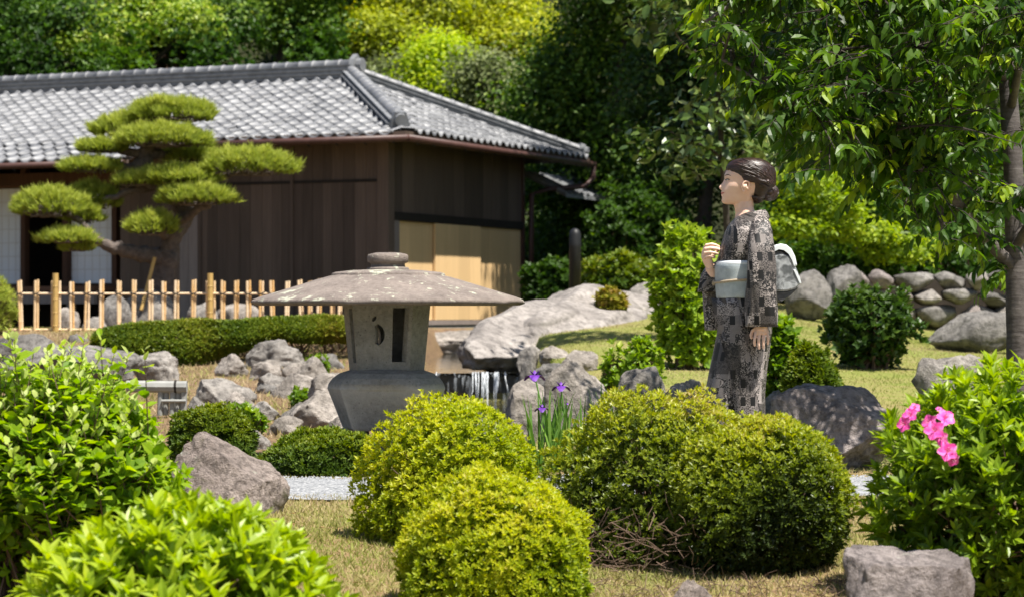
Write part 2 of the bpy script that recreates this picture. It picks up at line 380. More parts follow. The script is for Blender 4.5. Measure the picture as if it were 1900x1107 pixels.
blades('path_edge_grass', 14000, -2.2, 2.8, 12.45, 14.2, .03, 'short grass along the far edge of the gravel path', 22, tone=.5)
blades('mound_grass', 90000, .3, 6.5, 14.2, 34, .032, 'sunlit yellow green grass on the mound behind the woman', 23, lambda x, y: x > -.4+.1*(y-20), tone=.36)
blades('bank_grass', 22000, -6, -.5, 16, 29, .06, 'dry straw coloured grass on the bank below the clipped hedge', 24, lambda x, y: x < -.45-.02*y, tone=.78)
blades('fence_grass', 16000, -6.5, -1.5, 29, 36, .05, 'grass on the ground between the bamboo fence and the house', 25, tone=.45)

# ------------------------------------------------------------------ water
def sheet(name, y0, y1, z, label, pts):
    V = []; F = []
    for y, a, b in pts: V += [(a, y, z), (b, y, z)]
    for i in range(len(pts)-1): F.append((2*i, 2*i+1, 2*i+3, 2*i+2))
    return tag(obj(name, V, F, 'water'), label, kind='structure')
sheet('pool_water', 0, 0, -.11, 'dark reflecting pool below the little waterfall', [(14.2, -1.4, .6), (20, -1.3, .7), (25.85, -1.3, .7)])
sheet('stream_water', 0, 0, .2, 'upper stream water feeding the little waterfall', [(25.78, -1.1, .35), (30, -1.5, .7), (38, -1.6, .9)])
g = G(); g.box((-.4, 26.05, 0.02), (.75, .16, .155)); g.obj('waterfall_ledge', 'wet_rock')
tag(bpy.data.objects['waterfall_ledge'], 'dark wet stone ledge behind the waterfall', kind='structure')
fr = tag(obj('waterfall', [(-1.0, 25.79, .205), (.2, 25.79, .205), (.2, 25.73, .15), (-1.0, 25.73, .15), (.2, 25.70, -.12), (-1.0, 25.70, -.12)], [(0, 1, 2, 3), (3, 2, 4, 5)], 'falling_water', smooth=True), 'thin sheet of white falling water over a stone ledge', kind='structure')
g = G()
for i in range(20):
    x = R.normal(-.25, .1) if i < 18 else R.uniform(-.85, .12); x = min(max(x, -.9), .14); z1 = R.uniform(-.11, .05); r_ = R.uniform(.0025, .008)
    g.tube([(x, 25.76, .212), (x+R.normal(0, .006), 25.69, .16), (x+R.normal(0, .012), 25.65, z1), (x+R.normal(0, .012), 25.63, z1-.06)], [r_, r_*1.2, r_, r_*.3], 5)
def spray_mat():
    s = NT('white_water'); s.base((.8, .84, .88), .2, .6); t = s.new('ShaderNodeBsdfTransparent'); m = s.new('ShaderNodeMixShader'); s.link(s.ramp(s.noise(s.pos((60, 60, 9)), 1, 3), [(.35, (.1, .1, .1)), (.65, (.8, .8, .8))]), m.inputs[0]); s.link(t.outputs[0], m.inputs[1]); s.link(s.b.outputs[0], m.inputs[2]); s.link(m.outputs[0], s.out.inputs[0])
spray_mat()
o = g.obj('water_strands', 'white_water', fr, smooth=True, kind='stuff')

# ------------------------------------------------------------------ rocks
def rock_geo(c, r, seed, sub=4, rough=.16, cuts=9, yaw=0., planes=()):
    bm = bmesh.new(); bmesh.ops.create_icosphere(bm, subdivisions=sub, radius=1)
    V = np.array([v.co[:] for v in bm.verts]); F = [tuple(v.index for v in f.verts) for f in bm.faces]; bm.free()
    rr = np.random.default_rng(seed)
    for _ in range(cuts):                       # flat split faces
        d = unit(rr.normal(size=3)*np.array([1, 1, .8])); h = rr.uniform(.55, .86); s = V@d; V = V-np.clip(s-h, 0, None)[:, None]*d*.95
    for d, h in planes: d = unit(d); V = V-np.clip(V@d-h, 0, None)[:, None]*d
    offv = Vector(rr.uniform(-50, 50, 3)); sd_ = unit(rr.normal(0, 1, 3)*np.array([.5, .5, 1.])); str_ = V@sd_
    disp = np.array([mnoise.fractal(Vector(v)*1.5+offv, .9, 2.1, 6) for v in V]); rid = np.array([mnoise.ridged_multi_fractal(Vector(v)*2.3+offv, .8, 2.2, 4, .9, 1.6) for v in V])
    lay = np.array([mnoise.noise(Vector((s_*7+k_*.8, 3.1, seed*.7))) for s_, k_ in zip(str_, disp)])
    V = V*(1+rough*disp-.035*(rid-1.)+.03*lay)[:, None]
    V = (V-(V.max(0)+V.min(0))/2)/((V.max(0)-V.min(0))/2)
    cy_, sy_ = math.cos(yaw), math.sin(yaw); V = V*np.asarray(r)
    if yaw: V = np.stack([V[:, 0]*cy_-V[:, 1]*sy_, V[:, 0]*sy_+V[:, 1]*cy_, V[:, 2]], -1)
    return V+np.asarray(c), F
def rock(x0, x1, y0, y1, D, label, mat='rock_warm', seed=0, depth=.8, sub=5, name='rock', cat='rock', rough=.16, cuts=9, group=None, sink=0., planes=()):
    """boulder filling the given width and height at distance D"""
    a = P(x0, y0, D); b = P(x1, y1, D); c = (a+b)/2; r = np.array([(b[0]-a[0])/2, (b[0]-a[0])/2*depth, (a[2]-b[2])/2])
    top = a[2]; bot = min(b[2], float(ground_z(c[0], c[1]))-.03)-2*sink; c[2] = (top+bot)/2; r[2] = (top-bot)/2
    V, F = rock_geo(c, r, seed, sub, rough, cuts, planes=planes)
    return tag(obj(name, V, F, mat, loc=(c[0], c[1], c[2]-r[2]), smooth=True), label, cat, group)
rock(300, 535, 800, 955, 10.55, 'large angular brown boulder beside the gravel path, behind the left bushes', 'rock_front', 11, .75, 6, cuts=5, name='boulder', sink=.1, planes=[((.45, -.15, .85), .52), ((.95, -.3, .1), .7), ((-.2, -.8, .5), .6)])
rock(1560, 1812, 1013, 1140, 7.9, 'flat topped purplish rock at the bottom edge under the flowering azalea', 'rock_purple', 12, .7, 6, cuts=5, name='boulder', sink=.12, planes=[((.05, -.1, 1), .42), ((.2, -1, .25), .6), ((.9, -.3, .3), .75)])
rock(1235, 1345, 1072, 1130, 7.75, 'small flat brown stone at the bottom edge under the wide clipped bush', 'rock_front', 13, .8, 4)
rock(1418, 1645, 712, 880, 13.3, 'big dark rounded boulder right of the woman, dappled with shade', 'rock_purple', 14, .75, 6, name='boulder', cuts=8, planes=[((.1, -.1, 1), .62), ((-.2, -.9, .4), .65)])
rock(1405, 1475, 722, 830, 14.2, 'small grey rock just behind the kimono hem', 'rock_grey', 15, .8)
rock(1232, 1316, 702, 800, 15.6, 'rounded grey rock touching the kimono on its left', 'rock_warm', 16, .85)
rock(1132, 1248, 678, 800, 16.2, 'squat brown boulder under the small leafy shrub at the foot of the mound', 'rock_grey', 17, .8)
rock(1000, 1142, 668, 850, 15.6, 'large smooth slanting boulder behind the purple irises', 'rock_warm', 18, .7, 5, name='boulder', cuts=6)
rock(925, 1040, 702, 790, 16.8, 'pale low rock at the right edge of the pool', 'rock_warm', 19, .8)
rock(985, 1070, 672, 730, 20.5, 'dark brown rock between the waterfall and the slanting boulder', 'rock_dark', 20, .8)
rock(955, 1000, 668, 720, 24.5, 'mossy stone at the right end of the waterfall', 'rock_dark', 21, .8)
rock(958, 1012, 640, 705, 25.2, 'grey rock on the right bank just above the waterfall', 'rock_grey', 111, .8)
rock(1000, 1062, 640, 690, 23.4, 'pale rock at the mound edge right of the waterfall', 'rock_warm', 112, .9)
rock(1040, 1110, 648, 700, 21.6, 'buff rock at the mound edge behind the slanting boulder', 'rock_warm', 113, .9)
rock(985, 1035, 690, 735, 19.6, 'wet brown rock beside the pool', 'rock_dark', 114, .9)
# the long slab on the mound
def slab(p0, p1, wr, hr, seed, mat, label, name='rock_slab'):
    p0 = np.array(p0); p1 = np.array(p1); L = np.linalg.norm(p1-p0)/2; V, F = rock_geo((0, 0, 0), (L, wr, hr), seed, 6, .1, 8)
    ax = unit(p1-p0); sd = unit(np.cross((0, 0, 1), ax)); up = np.cross(ax, sd); V = V[:, :1]*ax+V[:, 1:2]*sd+V[:, 2:3]*up+(p0+p1)/2
    return tag(obj(name, V, F, mat, loc=(p0+p1)/2-np.array([0, 0, hr]), smooth=True), label, 'rock')
slab(P(898, 662, 26.9), P(1225, 580, 34.2), .85, .62, 31, 'rock_pale', 'long pale sloping slab of rock running up the left flank of the grass mound')
slab(P(915, 672, 25.9), P(1130, 612, 30.5), .85, .5, 32, 'rock_pale', 'lower pale shelf of rock at the foot of the long slab')
rock(918, 965, 582, 640, 28.6, 'dark cracked block where the slab meets the house yard', 'rock_dark', 33, .9)
rock(755, 930, 611, 668, 37.5, 'flat pale kerb stone across the stream before the house doors', 'rock_warm', 34, .5, cuts=14)
rock(600, 760, 640, 690, 30, 'low stone bank left of the upper stream behind the lantern', 'rock_dark', 35, .6)
rock(1160, 1235, 522, 575, 34.5, 'grey rock at the top of the mound beside the bright shrub', 'rock_grey', 36, .8)
# bank on the left, under the hedge
bank = [(462, 570, 628, 690, 24.2, 'grey boulder tucked under the right part of the clipped hedge', 'rock_grey'), (465, 522, 666, 712, 22.5, 'pale flat stone in dry grass below the hedge', 'rock_warm'),
        (365, 470, 700, 778, 19.5, 'broad brown rock in the dry bank above the small dark bush', 'rock_grey'), (505, 590, 690, 770, 20.2, 'tall tilted rock in the middle of the left bank', 'rock_warm'),
        (545, 650, 722, 815, 17.0, 'large pale rock leaning against the left side of the lantern bowl', 'rock_warm'), (455, 520, 742, 800, 17.8, 'rounded mossy rock above the low bush left of the lantern', 'rock_grey'),
        (520, 572, 672, 716, 22.8, 'small light rock beside the tall tilted rock', 'rock_warm'), (575, 640, 655, 700, 24.5, 'brown rock in shade right below the end of the hedge', 'rock_dark'),
        (440, 500, 795, 850, 15.2, 'small rock between the two low dark bushes', 'rock_grey'), (590, 640, 690, 735, 21.5, 'buff stone just left of the lantern firebox foot', 'rock_warm'),
        (470, 530, 712, 750, 20.8, 'dark stone in a gap of the left bank', 'rock_dark'), (-20, 135, 618, 668, 24, 'long grey stone under the fence at the left edge', 'rock_dark'),
        (60, 250, 640, 720, 21.5, 'dark shaded rock behind the tall left bush', 'rock_dark'), (250, 330, 650, 720, 22.5, 'brown rock below the left end of the hedge', 'rock_grey'),
        (400, 460, 655, 700, 23.2, 'half buried stone in the dry grass under the hedge', 'rock_warm'), (555, 620, 800, 835, 15.6, 'dark foot stone at the left of the lantern', 'rock_dark'),
        (500, 560, 770, 815, 16.4, 'buff stone low on the left bank', 'rock_warm'), (640, 700, 660, 700, 27, 'stone behind the lantern at the stream edge', 'rock_dark')]
bank += [(575, 650, 690, 760, 18.6, 'pale rock behind the left corner of the lantern bowl', 'rock_warm'), (418, 475, 725, 775, 18.8, 'brown rock in the heap above the dark clipped bush', 'rock_warm'), (520, 600, 745, 800, 17.4, 'split rock in the heap left of the lantern bowl', 'rock_grey'), (555, 610, 660, 705, 22.2, 'buff rock under the hedge end', 'rock_warm'), (340, 400, 735, 775, 18.6, 'low stone beside the bamboo edging', 'rock_grey'), (600, 650, 770, 815, 15.8, 'light rock close to the lantern foot', 'rock_warm'), (480, 540, 690, 735, 21.4, 'rounded brown rock high in the bank', 'rock_grey')]
for i, (a, b, c, d, D, lab, m) in enumerate(bank): a -= (b-a)*.08; b += (b-a)*.06; rock(a, b, c, d, D, lab, m, 50+i, .8, 4 if (b-a) < 60 else 5, sink=.03)
for i, (a, b, c, d, D, lab) in enumerate([(345, 405, 560, 600, 32, 'stone behind the fence left of the pine foot'), (185, 250, 545, 605, 32.5, 'big round stone behind the fence under the pine limb'), (100, 150, 570, 612, 32, 'rough stone behind the fence near the left fence post'),
        (150, 205, 585, 612, 31.2, 'pale blue grey stone at the fence foot'), (120, 165, 618, 640, 27.5, 'pale rounded stone at the left end of the hedge'), (400, 500, 562, 612, 32.5, 'brown stone heap behind the right fence post'), (225, 330, 535, 610, 33.2, 'large dark stone beneath the pine trunk')]):
    rock(a, b, c, d, D, lab, ['rock_grey', 'rock_dark', 'rock_warm'][i % 3], 90+i, .8, 3, sink=.08)
rock(785, 860, 732, 752, 24.6, 'wet flat stone in front of the waterfall', 'rock_dark', 101, .8, 3)
rock(640, 860, 805, 870, 13.9, 'broad pale stepping stone carrying the lantern', 'rock_warm', 102, .9, 4, cuts=12)
rock(890, 930, 752, 768, 22.5, 'small wet stone in the pool', 'rock_dark', 103, .8, 3)
rock(1690, 1850, 655, 745, 16.5, 'weathered tree root like rock ridge left of the cherry trunk', 'rock_grey', 104, .5, 4, cuts=5, rough=.35)
rock(1720, 1900, 575, 622, 26, 'dark rock below the dry stone wall', 'rock_dark', 105, .6, 4)  # the trees' shade is put into its dark colour
rock(1455, 1545, 500, 570, 31, 'dark leaning boulder behind the obi knot', 'rock_dark', 106, .8, 4)
rock(1530, 1600, 490, 560, 31.5, 'grey boulder at the left end of the dry stone wall', 'rock_dark', 107, .8, 4)
# dry stone wall: every stone a part
wl = thing('stone_wall', P(1700, 600, 32), 'dry stone retaining wall of rounded stones behind the dark shrub', 'stone wall')
g = G(); g.box((P(1600, 568, 33.2)+P(1930, 568, 33.2))/2, (1.3, .3, .36)); plain('earth', (.05, .04, .03), .95, .3, 8, .6); g.obj('earth_fill', 'earth', wl)
wr = np.random.default_rng(5); row = 606.
proto = []
for i in range(6):
    V, F = rock_geo((0, 0, 0), (1, 1, 1), 200+i, 3, .14, 11); m = mesh('stone', V, F, mat=['rock_grey', 'rock_dark', 'rock_purple'][i % 3], smooth=True); proto.append(m)  # darker rock colours stand in for the trees' shade on the wall
while row > 515:
    hgt = wr.uniform(28, 44); x = 1590+wr.uniform(-15, 10)
    while x < 1905:
        wd = wr.uniform(30, 76); c = P(x+wd/2, row-hgt/2+wr.normal(0, 2), 32.6+wr.uniform(-.06, .06)); s = 32.6/FPX
        inst('stone', proto[wr.integers(6)], c, np.eye(3), (wd/2*s*1.04, .22, hgt/2*s*1.06), wl); x += wd
    row -= hgt*.96
# ------------------------------------------------------------------ house
def wood(name, col, var=.45, rough=.75, sc=1., bp=.12):
    s = NT(name); v = s.pos((28*sc, 28*sc, 1.3)); f = s.noise(v, 1, 6, .6, .3); oi = s.new('ShaderNodeObjectInfo'); c = np.array(col)
    big = s.noise(s.pos((3, 3, .5)), 1, 3)
    k = s.math('ADD', s.math('MULTIPLY', f, .6), s.math('ADD', s.math('MULTIPLY', oi.outputs['Random'], .32), s.math('MULTIPLY', big, .3)))
    s.base(s.ramp(k, [(.3, c*(1-var)), (.58, c), (.85, np.minimum(c*(1+var*1.3), 1))]), rough, .25); s.bump(f, bp, .003)
wood('wood_dark', (.095, .068, .053), .45, .75, 2.3); wood('wood_pale', (.66, .45, .23), .12, .6, .8, .03); wood('wood_brown', (.1, .05, .03)); wood('wood_grey', (.2, .165, .15), .35); wood('wood_black', (.022, .017, .014))
def tile_mat():
    s = NT('roof_tile'); v = s.pos(); f = s.noise(v, 5, 6, .65); oi = s.new('ShaderNodeObjectInfo'); sp = s.noise(v, 1.7, 5, .6)
    a = s.new('ShaderNodeAttribute', attribute_name='tone')
    k = s.math('ADD', s.math('MULTIPLY', f, .5), s.math('ADD', s.math('MULTIPLY', sp, .25), s.math('MULTIPLY', a.outputs['Fac'], .3)))
    s.base(s.ramp(k, [(.25, (.085, .088, .098)), (.5, (.165, .168, .18)), (.8, (.26, .263, .275))]), .5, .5, .06); s.bump(f, .2, .005)
tile_mat()
plain('paper', (.78, .8, .84), .9, .03, 4, 0); plain('copper_brown', (.075, .036, .03), .45, .25, 9, .1); plain('iron', (.012, .012, .013), .5, .2, 20, .1)
plain('stone_sill', (.3, .29, .27), .9, .25, 8, .5); plain('tile_stack', (.17, .175, .185), .55, .35, 7, .2, .5)
HC = np.array([-2.07, 40., 0]); HU = np.array([-.9116, .411, 0]); HV = np.array([.411, .9116, 0]); ZU = np.array([0, 0, 1.])
def H(s, t, z): return HC+HU*s+HV*t+ZU*z
def s_px(px, t=0.):
    k = (px-950)/FPX; return ((HC[0]+HV[0]*t)-k*(HC[1]+HV[1]*t))/(k*HU[1]-HU[0])
def t_px(px, s=0.):
    k = (px-950)/FPX; return (k*(HC[1]+HU[1]*s)-(HC[0]+HU[0]*s))/(HV[0]-k*HV[1])
house = thing('wooden_house', H(2.5, 2.5, .5), 'dark timber house with grey tiled hip roof and pale sliding doors', 'house')
AX = (HU, HV, ZU)
def hbox(name, s0, s1, t0, t1, z0, z1, mat, parent=house):
    g = G(); c = H((s0+s1)/2, (t0+t1)/2, (z0+z1)/2); g.box(c, (abs(s1-s0)/2, abs(t1-t0)/2, abs(z1-z0)/2), AX); return g.obj(name, mat, parent, loc=c)
S_W = s_px(222); S_END = 11.
# body: dark inner walls, so that nothing shows light through
hbox('wall_core', .06, S_W, .06, 5.5, .45, 3.75, 'wood_black'); hbox('room_back', S_W, S_END, 3.2, 3.3, .45, 4.2, 'wood_black'); hbox('room_ceiling', S_W+.02, S_END, .3, 3.2, 3.5, 3.6, 'wood_black')
hbox('room_end', S_END-.1, S_END, -.4, 3.2, .45, 4., 'wood_black')
hbox('foundation', -.03, S_W, -.05, 5.55, .3, .66, 'stone_sill')
hbox('floor', S_W+.05, S_END, -.75, 3.2, 1.2, 1.28, 'wood_brown'); hbox('floor_beam', S_W+.05, S_END, -.72, -.6, .98, 1.18, 'wood_grey')
hbox('underfloor', S_W, S_END, .9, 1.0, .3, 1.2, 'wood_black')
for s in np.arange(S_W+.5, S_END, 1.5): hbox('floor_post', s, s+.12, -.7, -.58, .4, 1., 'wood_grey')
# front boards, one by one, in an upper and a lower tier
wall = bpy.data.objects.new('front_wall', None); COL.objects.link(wall); wall.parent = house; wall.location = tuple(H(2.6, 0, .7)-wloc(house))
wall2 = bpy.data.objects.new('end_wall', None); COL.objects.link(wall2); wall2.parent = house; wall2.location = tuple(H(0, 2.6, .7)-wloc(house))
hr = np.random.default_rng(9)
s = .16
while s < S_W-.1:
    wd = hr.uniform(.17, .23); e = min(s+wd, S_W); pr = hr.uniform(0, .005)
    mt = 'wood_grey' if 330 < PX(H(s+wd/2, 0, 2))[0] < 372 else 'wood_dark'
    hbox('plank', s+.002, e-.002, -.02-pr, .055, .66, 3.0, mt, wall); hbox('plank', s+.002, e-.002, -.014-pr, .055, 3.03, 3.7, 'wood_dark', wall); s = e
for s in (1.75, 3.55): hbox('post', s, s+.05, -.055, .05, .66, 3.7, 'wood_dark', wall)
hbox('batten', .16, S_W, -.04, .05, 2.99, 3.04, 'wood_black', wall)
hbox('corner_post', -.06, .15, -.06, .16, .6, 3.75, 'wood_dark'); hbox('post', -.05, .05, 5.42, 5.52, .6, 3.75, 'copper_brown')
t = .17
while t < 5.4:
    wd = hr.uniform(.32, .45); e = min(t+wd, 5.42); hbox('plank', -.02-hr.uniform(0, .004), .055, t+.0015, e-.0015, 2.5, 3.72, 'wood_dark', wall2); t = e
hbox('lintel', -.06, .05, .17, 5.42, 2.36, 2.5, 'wood_black', wall2)
hbox('sill', -.05, .05, .17, 5.42, .62, .7, 'wood_grey', wall2)
hbox('jamb', -.045, .05, .17, t_px(737), .7, 2.36, 'wood_grey', wall2)
def door(t0, t1, ds, label, n):
    d = bpy.data.objects.new('sliding_door', None); COL.objects.link(d); d.parent = house; d.location = tuple(H(ds, (t0+t1)/2, .7)-wloc(house)); d['label'] = label
    w_ = (t1-t0)/n
    for i in range(n): hbox('board', ds-.02-hr.uniform(0, .003), ds+.02, t0+i*w_+.0004, t0+(i+1)*w_-.0004, .705, 2.355, 'wood_pale', d)
    return d
td = t_px(803)
door(t_px(737)+.01, td+.1, .03, 'pale wooden sliding door set back beside the corner post', 3)
door(td, (td+5.4)/2, -.03, 'pale wooden sliding door of wide vertical boards', 4); door((td+5.4)/2-.02, 5.4, .012, 'pale wooden sliding door at the far end of the end wall', 4)
# paper screens
def screen(px0, px1, t):
    s1, s0 = s_px(px0, t), s_px(px1, t); d = bpy.data.objects.new('paper_screen', None); COL.objects.link(d); d.parent = house; d.location = tuple(H((s0+s1)/2, t, 1.3)-wloc(house))
    hbox('paper', s0+.03, s1-.03, t, t+.012, 1.34, 3.04, 'paper', d)
    for a, b in ((s0, s0+.035), (s1-.035, s1)): hbox('stile', a, b, t-.02, t+.02, 1.28, 3.1, 'wood_brown', d)
    for z in (1.28, 3.05): hbox('rail', s0+.036, s1-.036, t-.02, t+.02, z, z+.05, 'wood_brown', d)
    plain('lattice', (.6, .58, .56), .8, .05, 5, 0) if 'lattice' not in MATS else None
    k = max(3, int((s1-s0)/.14))
    for i in range(1, k): c = s0+(s1-s0)*i/k; hbox('lattice_bar', c-.005, c+.005, t-.004, t-.001, 1.34, 3.04, 'lattice', d)
    for i in range(1, 7): z = 1.34+1.7*i/7; hbox('lattice_bar', s0+.04, s1-.04, t-.008, t-.0045, z-.005, z+.005, 'lattice', d)
screen(-60, 42, .25); screen(130, 213, .25); screen(-140, -62, .25)
for px in (48, 126, 217): sc = s_px(px, .2); hbox('post', sc-.05, sc+.05, .1, .24, 1.28, 3.5, 'wood_brown')
hbox('lintel', S_W, S_END, .08, .26, 3.1, 3.3, 'wood_brown')
# roof
ES, ER, TB, SR, TR, Z0, ZR = -.7, -.7, 6.98, 2.36, 3.14, 3.73, 5.1       # eaves, ridge
def zf(t): return Z0+(ZR-Z0)*np.sign(t-ER)*np.abs((t-ER)/(TR-ER))**1.04
def ze(s): return Z0+(ZR-Z0)*np.abs((s-ES)/(SR-ES))**1.04
TE = -1.7; S_ST = 3.95                          # the deeper eave over the veranda
def roof_sheet(name, pts): 
    g = G(); g.add(pts, [tuple(range(len(pts)))]); return g.obj(name, 'wood_black', house)
dz = -.05
roof_sheet('roof_board', [H(ES, ER, Z0+dz), H(S_END, ER, Z0+dz), H(S_END, TR, ZR+dz), H(SR, TR, ZR+dz)]); roof_sheet('roof_board', [H(S_ST, TE, zf(TE)+dz), H(S_END, TE, zf(TE)+dz), H(S_END, ER, Z0+dz-.002), H(S_ST, ER, Z0+dz-.002)])
roof_sheet('roof_board', [H(ES, ER, Z0+dz), H(SR, TR, ZR+dz), H(ES, TB, Z0+dz)]); roof_sheet('roof_board', [H(ES, TB, Z0+dz), H(SR, TR, ZR+dz), H(S_END, TR, ZR+dz), H(S_END, TB, Z0+dz)])
# tiles: a wave across, a thick front lip
TW, TL = .262, .27
xs_ = np.linspace(0, 1, 8); wave = .034*np.cos(2*math.pi*(xs_-.12))+.01*np.cos(4*math.pi*(xs_-.12))
tv = []; 
for yy, zz in ((TL*1.12, -.012), (0, .018), (-.004, -.022)):      # back edge, front edge, lip bottom
    bulge = 0.02*np.sin(math.pi*xs_) if yy <= 0 else 0*xs_
    for x, hh, bb in zip(xs_, wave, bulge): tv.append((x*TW*1.03, yy-bb, hh+zz))
tf = [(r*8+i, (r+1)*8+i, (r+1)*8+i+1, r*8+i+1) for r in range(2) for i in range(7)]
tm = [mesh('tile', tv, tf, tone=np.full(len(tv), k/4), mat='roof_tile', smooth=True) for k in range(5)]
tiles = []
def slope_tiles(A, across, run, zfun, q0, q1, lo, hi):
    """rows from q0 up to q1 (plan distance), columns while inside lo(q)..hi(q)"""
    n = int((q1-q0)/(TL*.93)); 
    for i in range(n):
        q = q0+(q1-q0)*i/n; e = (q1-q0)/n; dz_ = (zfun(q+e)-zfun(q))/e; up = unit(run+ZU*dz_); nr = unit(np.cross(across, up)); nr = nr if nr[2] > 0 else -nr
        a, b = lo(q+.1), hi(q+.1); j0 = math.ceil(a/TW-.3); j1 = math.floor(b/TW+.3)
        for j in range(j0, j1): tiles.append((A+across*(j*TW)+run*q+ZU*(zfun(q)+.02), np.stack([across, up, nr], 1)))
hs = lambda q: ES+(q-ER)*(SR-ES)/(TR-ER)
slope_tiles(HC, HU, HV, zf, ER-.08, TR, lambda q: hs(q)+.02, lambda q: S_END)
slope_tiles(HC, HU, HV, zf, TE-.08, ER-.1, lambda q: S_ST, lambda q: S_END)
te = lambda q: ER+(q-ES)*(TR-ER)/(SR-ES); tb = lambda q: TB-(q-ES)*(TB-TR)/(SR-ES)
slope_tiles(HC, HV, HU, ze, ES-.08, SR, lambda q: te(q)+.02, lambda q: tb(q)-.05)
P_ = np.array([t[0] for t in tiles]); Q = PX(P_); vis = np.where((Q[:, 0] > -10) & (Q[:, 1] > 0))[0]; order = vis[np.argsort(P_[vis, 1]+np.abs(Q[vis, 0]-560)*.002)]; own = set(order[:300].tolist()); tvn = np.array(tv); rest = G(); RV = []; RF = []; RT = []; c = 0
for i, (p, M) in enumerate(tiles):
    jit = hr.normal(0, .004, 3)
    if i in own: inst('tile', tm[hr.integers(5)], p+jit, M, 1, house)
    else: RV.append(p+jit+tvn@M.T); RF += [tuple(k+c for k in f) for f in tf]; RT += [hr.random()]*len(tvn); c += len(tvn)
obj('tiles', np.concatenate(RV), RF, 'roof_tile', house, kind='stuff', tone=RT, smooth=True)
# ridges
def ridge(A, B, name, w0, hts, capr, n, end=1.):
    rg = bpy.data.objects.new(name, None); COL.objects.link(rg); rg.parent = house; rg.location = tuple(np.asarray(A)-wloc(house)); d = unit(B-A); sd = unit(np.cross(d, ZU)); up = np.cross(sd, d); z = -.05
    for i, hh in enumerate(hts):
        g = G(); ww = w0*(1-.16*i); g.bar(A+up*(z+hh/2), B+up*(z+hh/2), ww, hh-.012, up); g.obj('flat_tiles', 'tile_stack', rg); z += hh
        g = G(); g.bar(A+up*(z-.008), B+up*(z-.008), ww+.05, .014, up); g.obj('flat_tiles', 'tile_stack', rg)
    L = np.linalg.norm(B-A); th = np.linspace(-.2, math.pi+.2, 9)
    prof = np.stack([np.cos(th)*capr, np.sin(th)*capr*.95], -1); e = L/n; V = []
    for yy, k in ((0, 1.08), (.045, 1.1), (.05, 1.), (e+.02, .98)): V += [(yy, x*k, zz*k) for x, zz in prof]
    V += [(0, x*.7, zz*.7) for x, zz in prof]
    F = [(r*9+i, r*9+i+1, (r+1)*9+i+1, (r+1)*9+i) for r in range(3) for i in range(8)]+[(i, 36+i, 37+i, i+1) for i in range(8)]
    ms = [mesh('cap_tile', V, F, tone=np.full(len(V), k), mat='roof_tile', smooth=True) for k in (.1, .5, .8)]
    for i in range(n): inst('cap_tile', ms[hr.integers(3)], A+d*(e*i)+up*z, np.stack([d, sd, up], 1), 1, rg)
    if end:                                     # end ornament: shield with a round boss and curled foot
        g = G(); g.add([A-d*.05+sd*x*end+up*zz*end for x, zz in [(-.24, -.12), (.24, -.12), (.2, .1), (.13, .3), (0, z+.2), (-.13, .3), (-.2, .1)]]+[A+d*.05+sd*x*end+up*zz*end for x, zz in [(-.24, -.12), (.24, -.12), (.2, .1), (.13, .3), (0, z+.2), (-.13, .3), (-.2, .1)]],
              [tuple(range(7)), tuple(range(13, 6, -1))]+[(i, (i+1) % 7, 7+(i+1) % 7, 7+i) for i in range(7)])
        g.tube([A-d*.16+up*z, A-d*.04+up*z], capr*1.1, 12); g.tube([A-d*.09+up*.08, A-d*.04+up*.08], .09*end, 12); g.obj('ridge_end', 'tile_stack', rg)
    return rg
ridge(H(SR-.1, TR, ZR), H(S_END, TR, ZR), 'main_ridge', .46, (.09, .08, .08), .11, 32)
def hipz(a): return H(ES+(SR-ES)*a, ER+(TR-ER)*a, Z0+(ZR-Z0)*a+.03)
ridge(hipz(.1), hipz(.97), 'hip_ridge', .36, (.08, .07), .095, 15, .72)
def hipb(a): return H(ES+(SR-ES)*a, TB-(TB-TR)*a, Z0+(ZR-Z0)*a+.03)
ridge(hipb(.04), hipb(.97), 'hip_ridge', .36, (.08, .07), .095, 17, .72)
# gutters, eave boards, hooks, down pipe
def gutter(a, b, n):
    g = G(); g.tube([a, b], .055, 10); gt = g.obj('gutter', 'copper_brown', house, smooth=True)
    for i in range(n):
        p = a+(b-a)*(i+.5)/n; g = G(); g.tube([p+ZU*.05, p-ZU*.07, p-ZU*.085+unit(HC-p)*0+np.array([.03, .05, 0])], .012, 5); g.obj('gutter_hook', 'iron', gt)
gz = Z0-.09
gutter(H(ES-.1, ER-.1, gz), H(S_ST, ER-.1, gz), 9); gutter(H(ES-.1, ER-.1, gz), H(ES-.1, TB+.1, gz), 13); gutter(H(S_ST, TE-.12, zf(TE)-.09), H(S_END, TE-.12, zf(TE)-.09), 8)
g = G(); g.bar(H(ES-.04, ER-.04, Z0-.06), H(S_ST, ER-.04, Z0-.06), .03, .17); g.obj('eave_board', 'wood_dark', house); g = G(); g.bar(H(ES-.04, ER-.02, Z0-.061), H(ES-.04, TB, Z0-.061), .03, .168); g.obj('eave_board', 'wood_dark', house)
g = G(); g.bar(H(S_ST, TE, zf(TE)-.08), H(S_END, TE, zf(TE)-.08), .05, .1); g.obj('eave_board', 'wood_dark', house)
for t in np.arange(.2, 6.5, .45):
    g = G(); g.bar(H(ES+.03, t, Z0-.1), H(.1, t, Z0+.24), .07, .08); g.obj('rafter', 'wood_dark', house)
for s in np.arange(.2, S_END, .45):
    g = G(); t0_ = ER+.03 if s < S_ST else TE+.03; g.bar(H(s, t0_, zf(t0_)-.1), H(s, .1, zf(.1)-.1), .07, .08); g.obj('rafter', 'wood_dark', house)
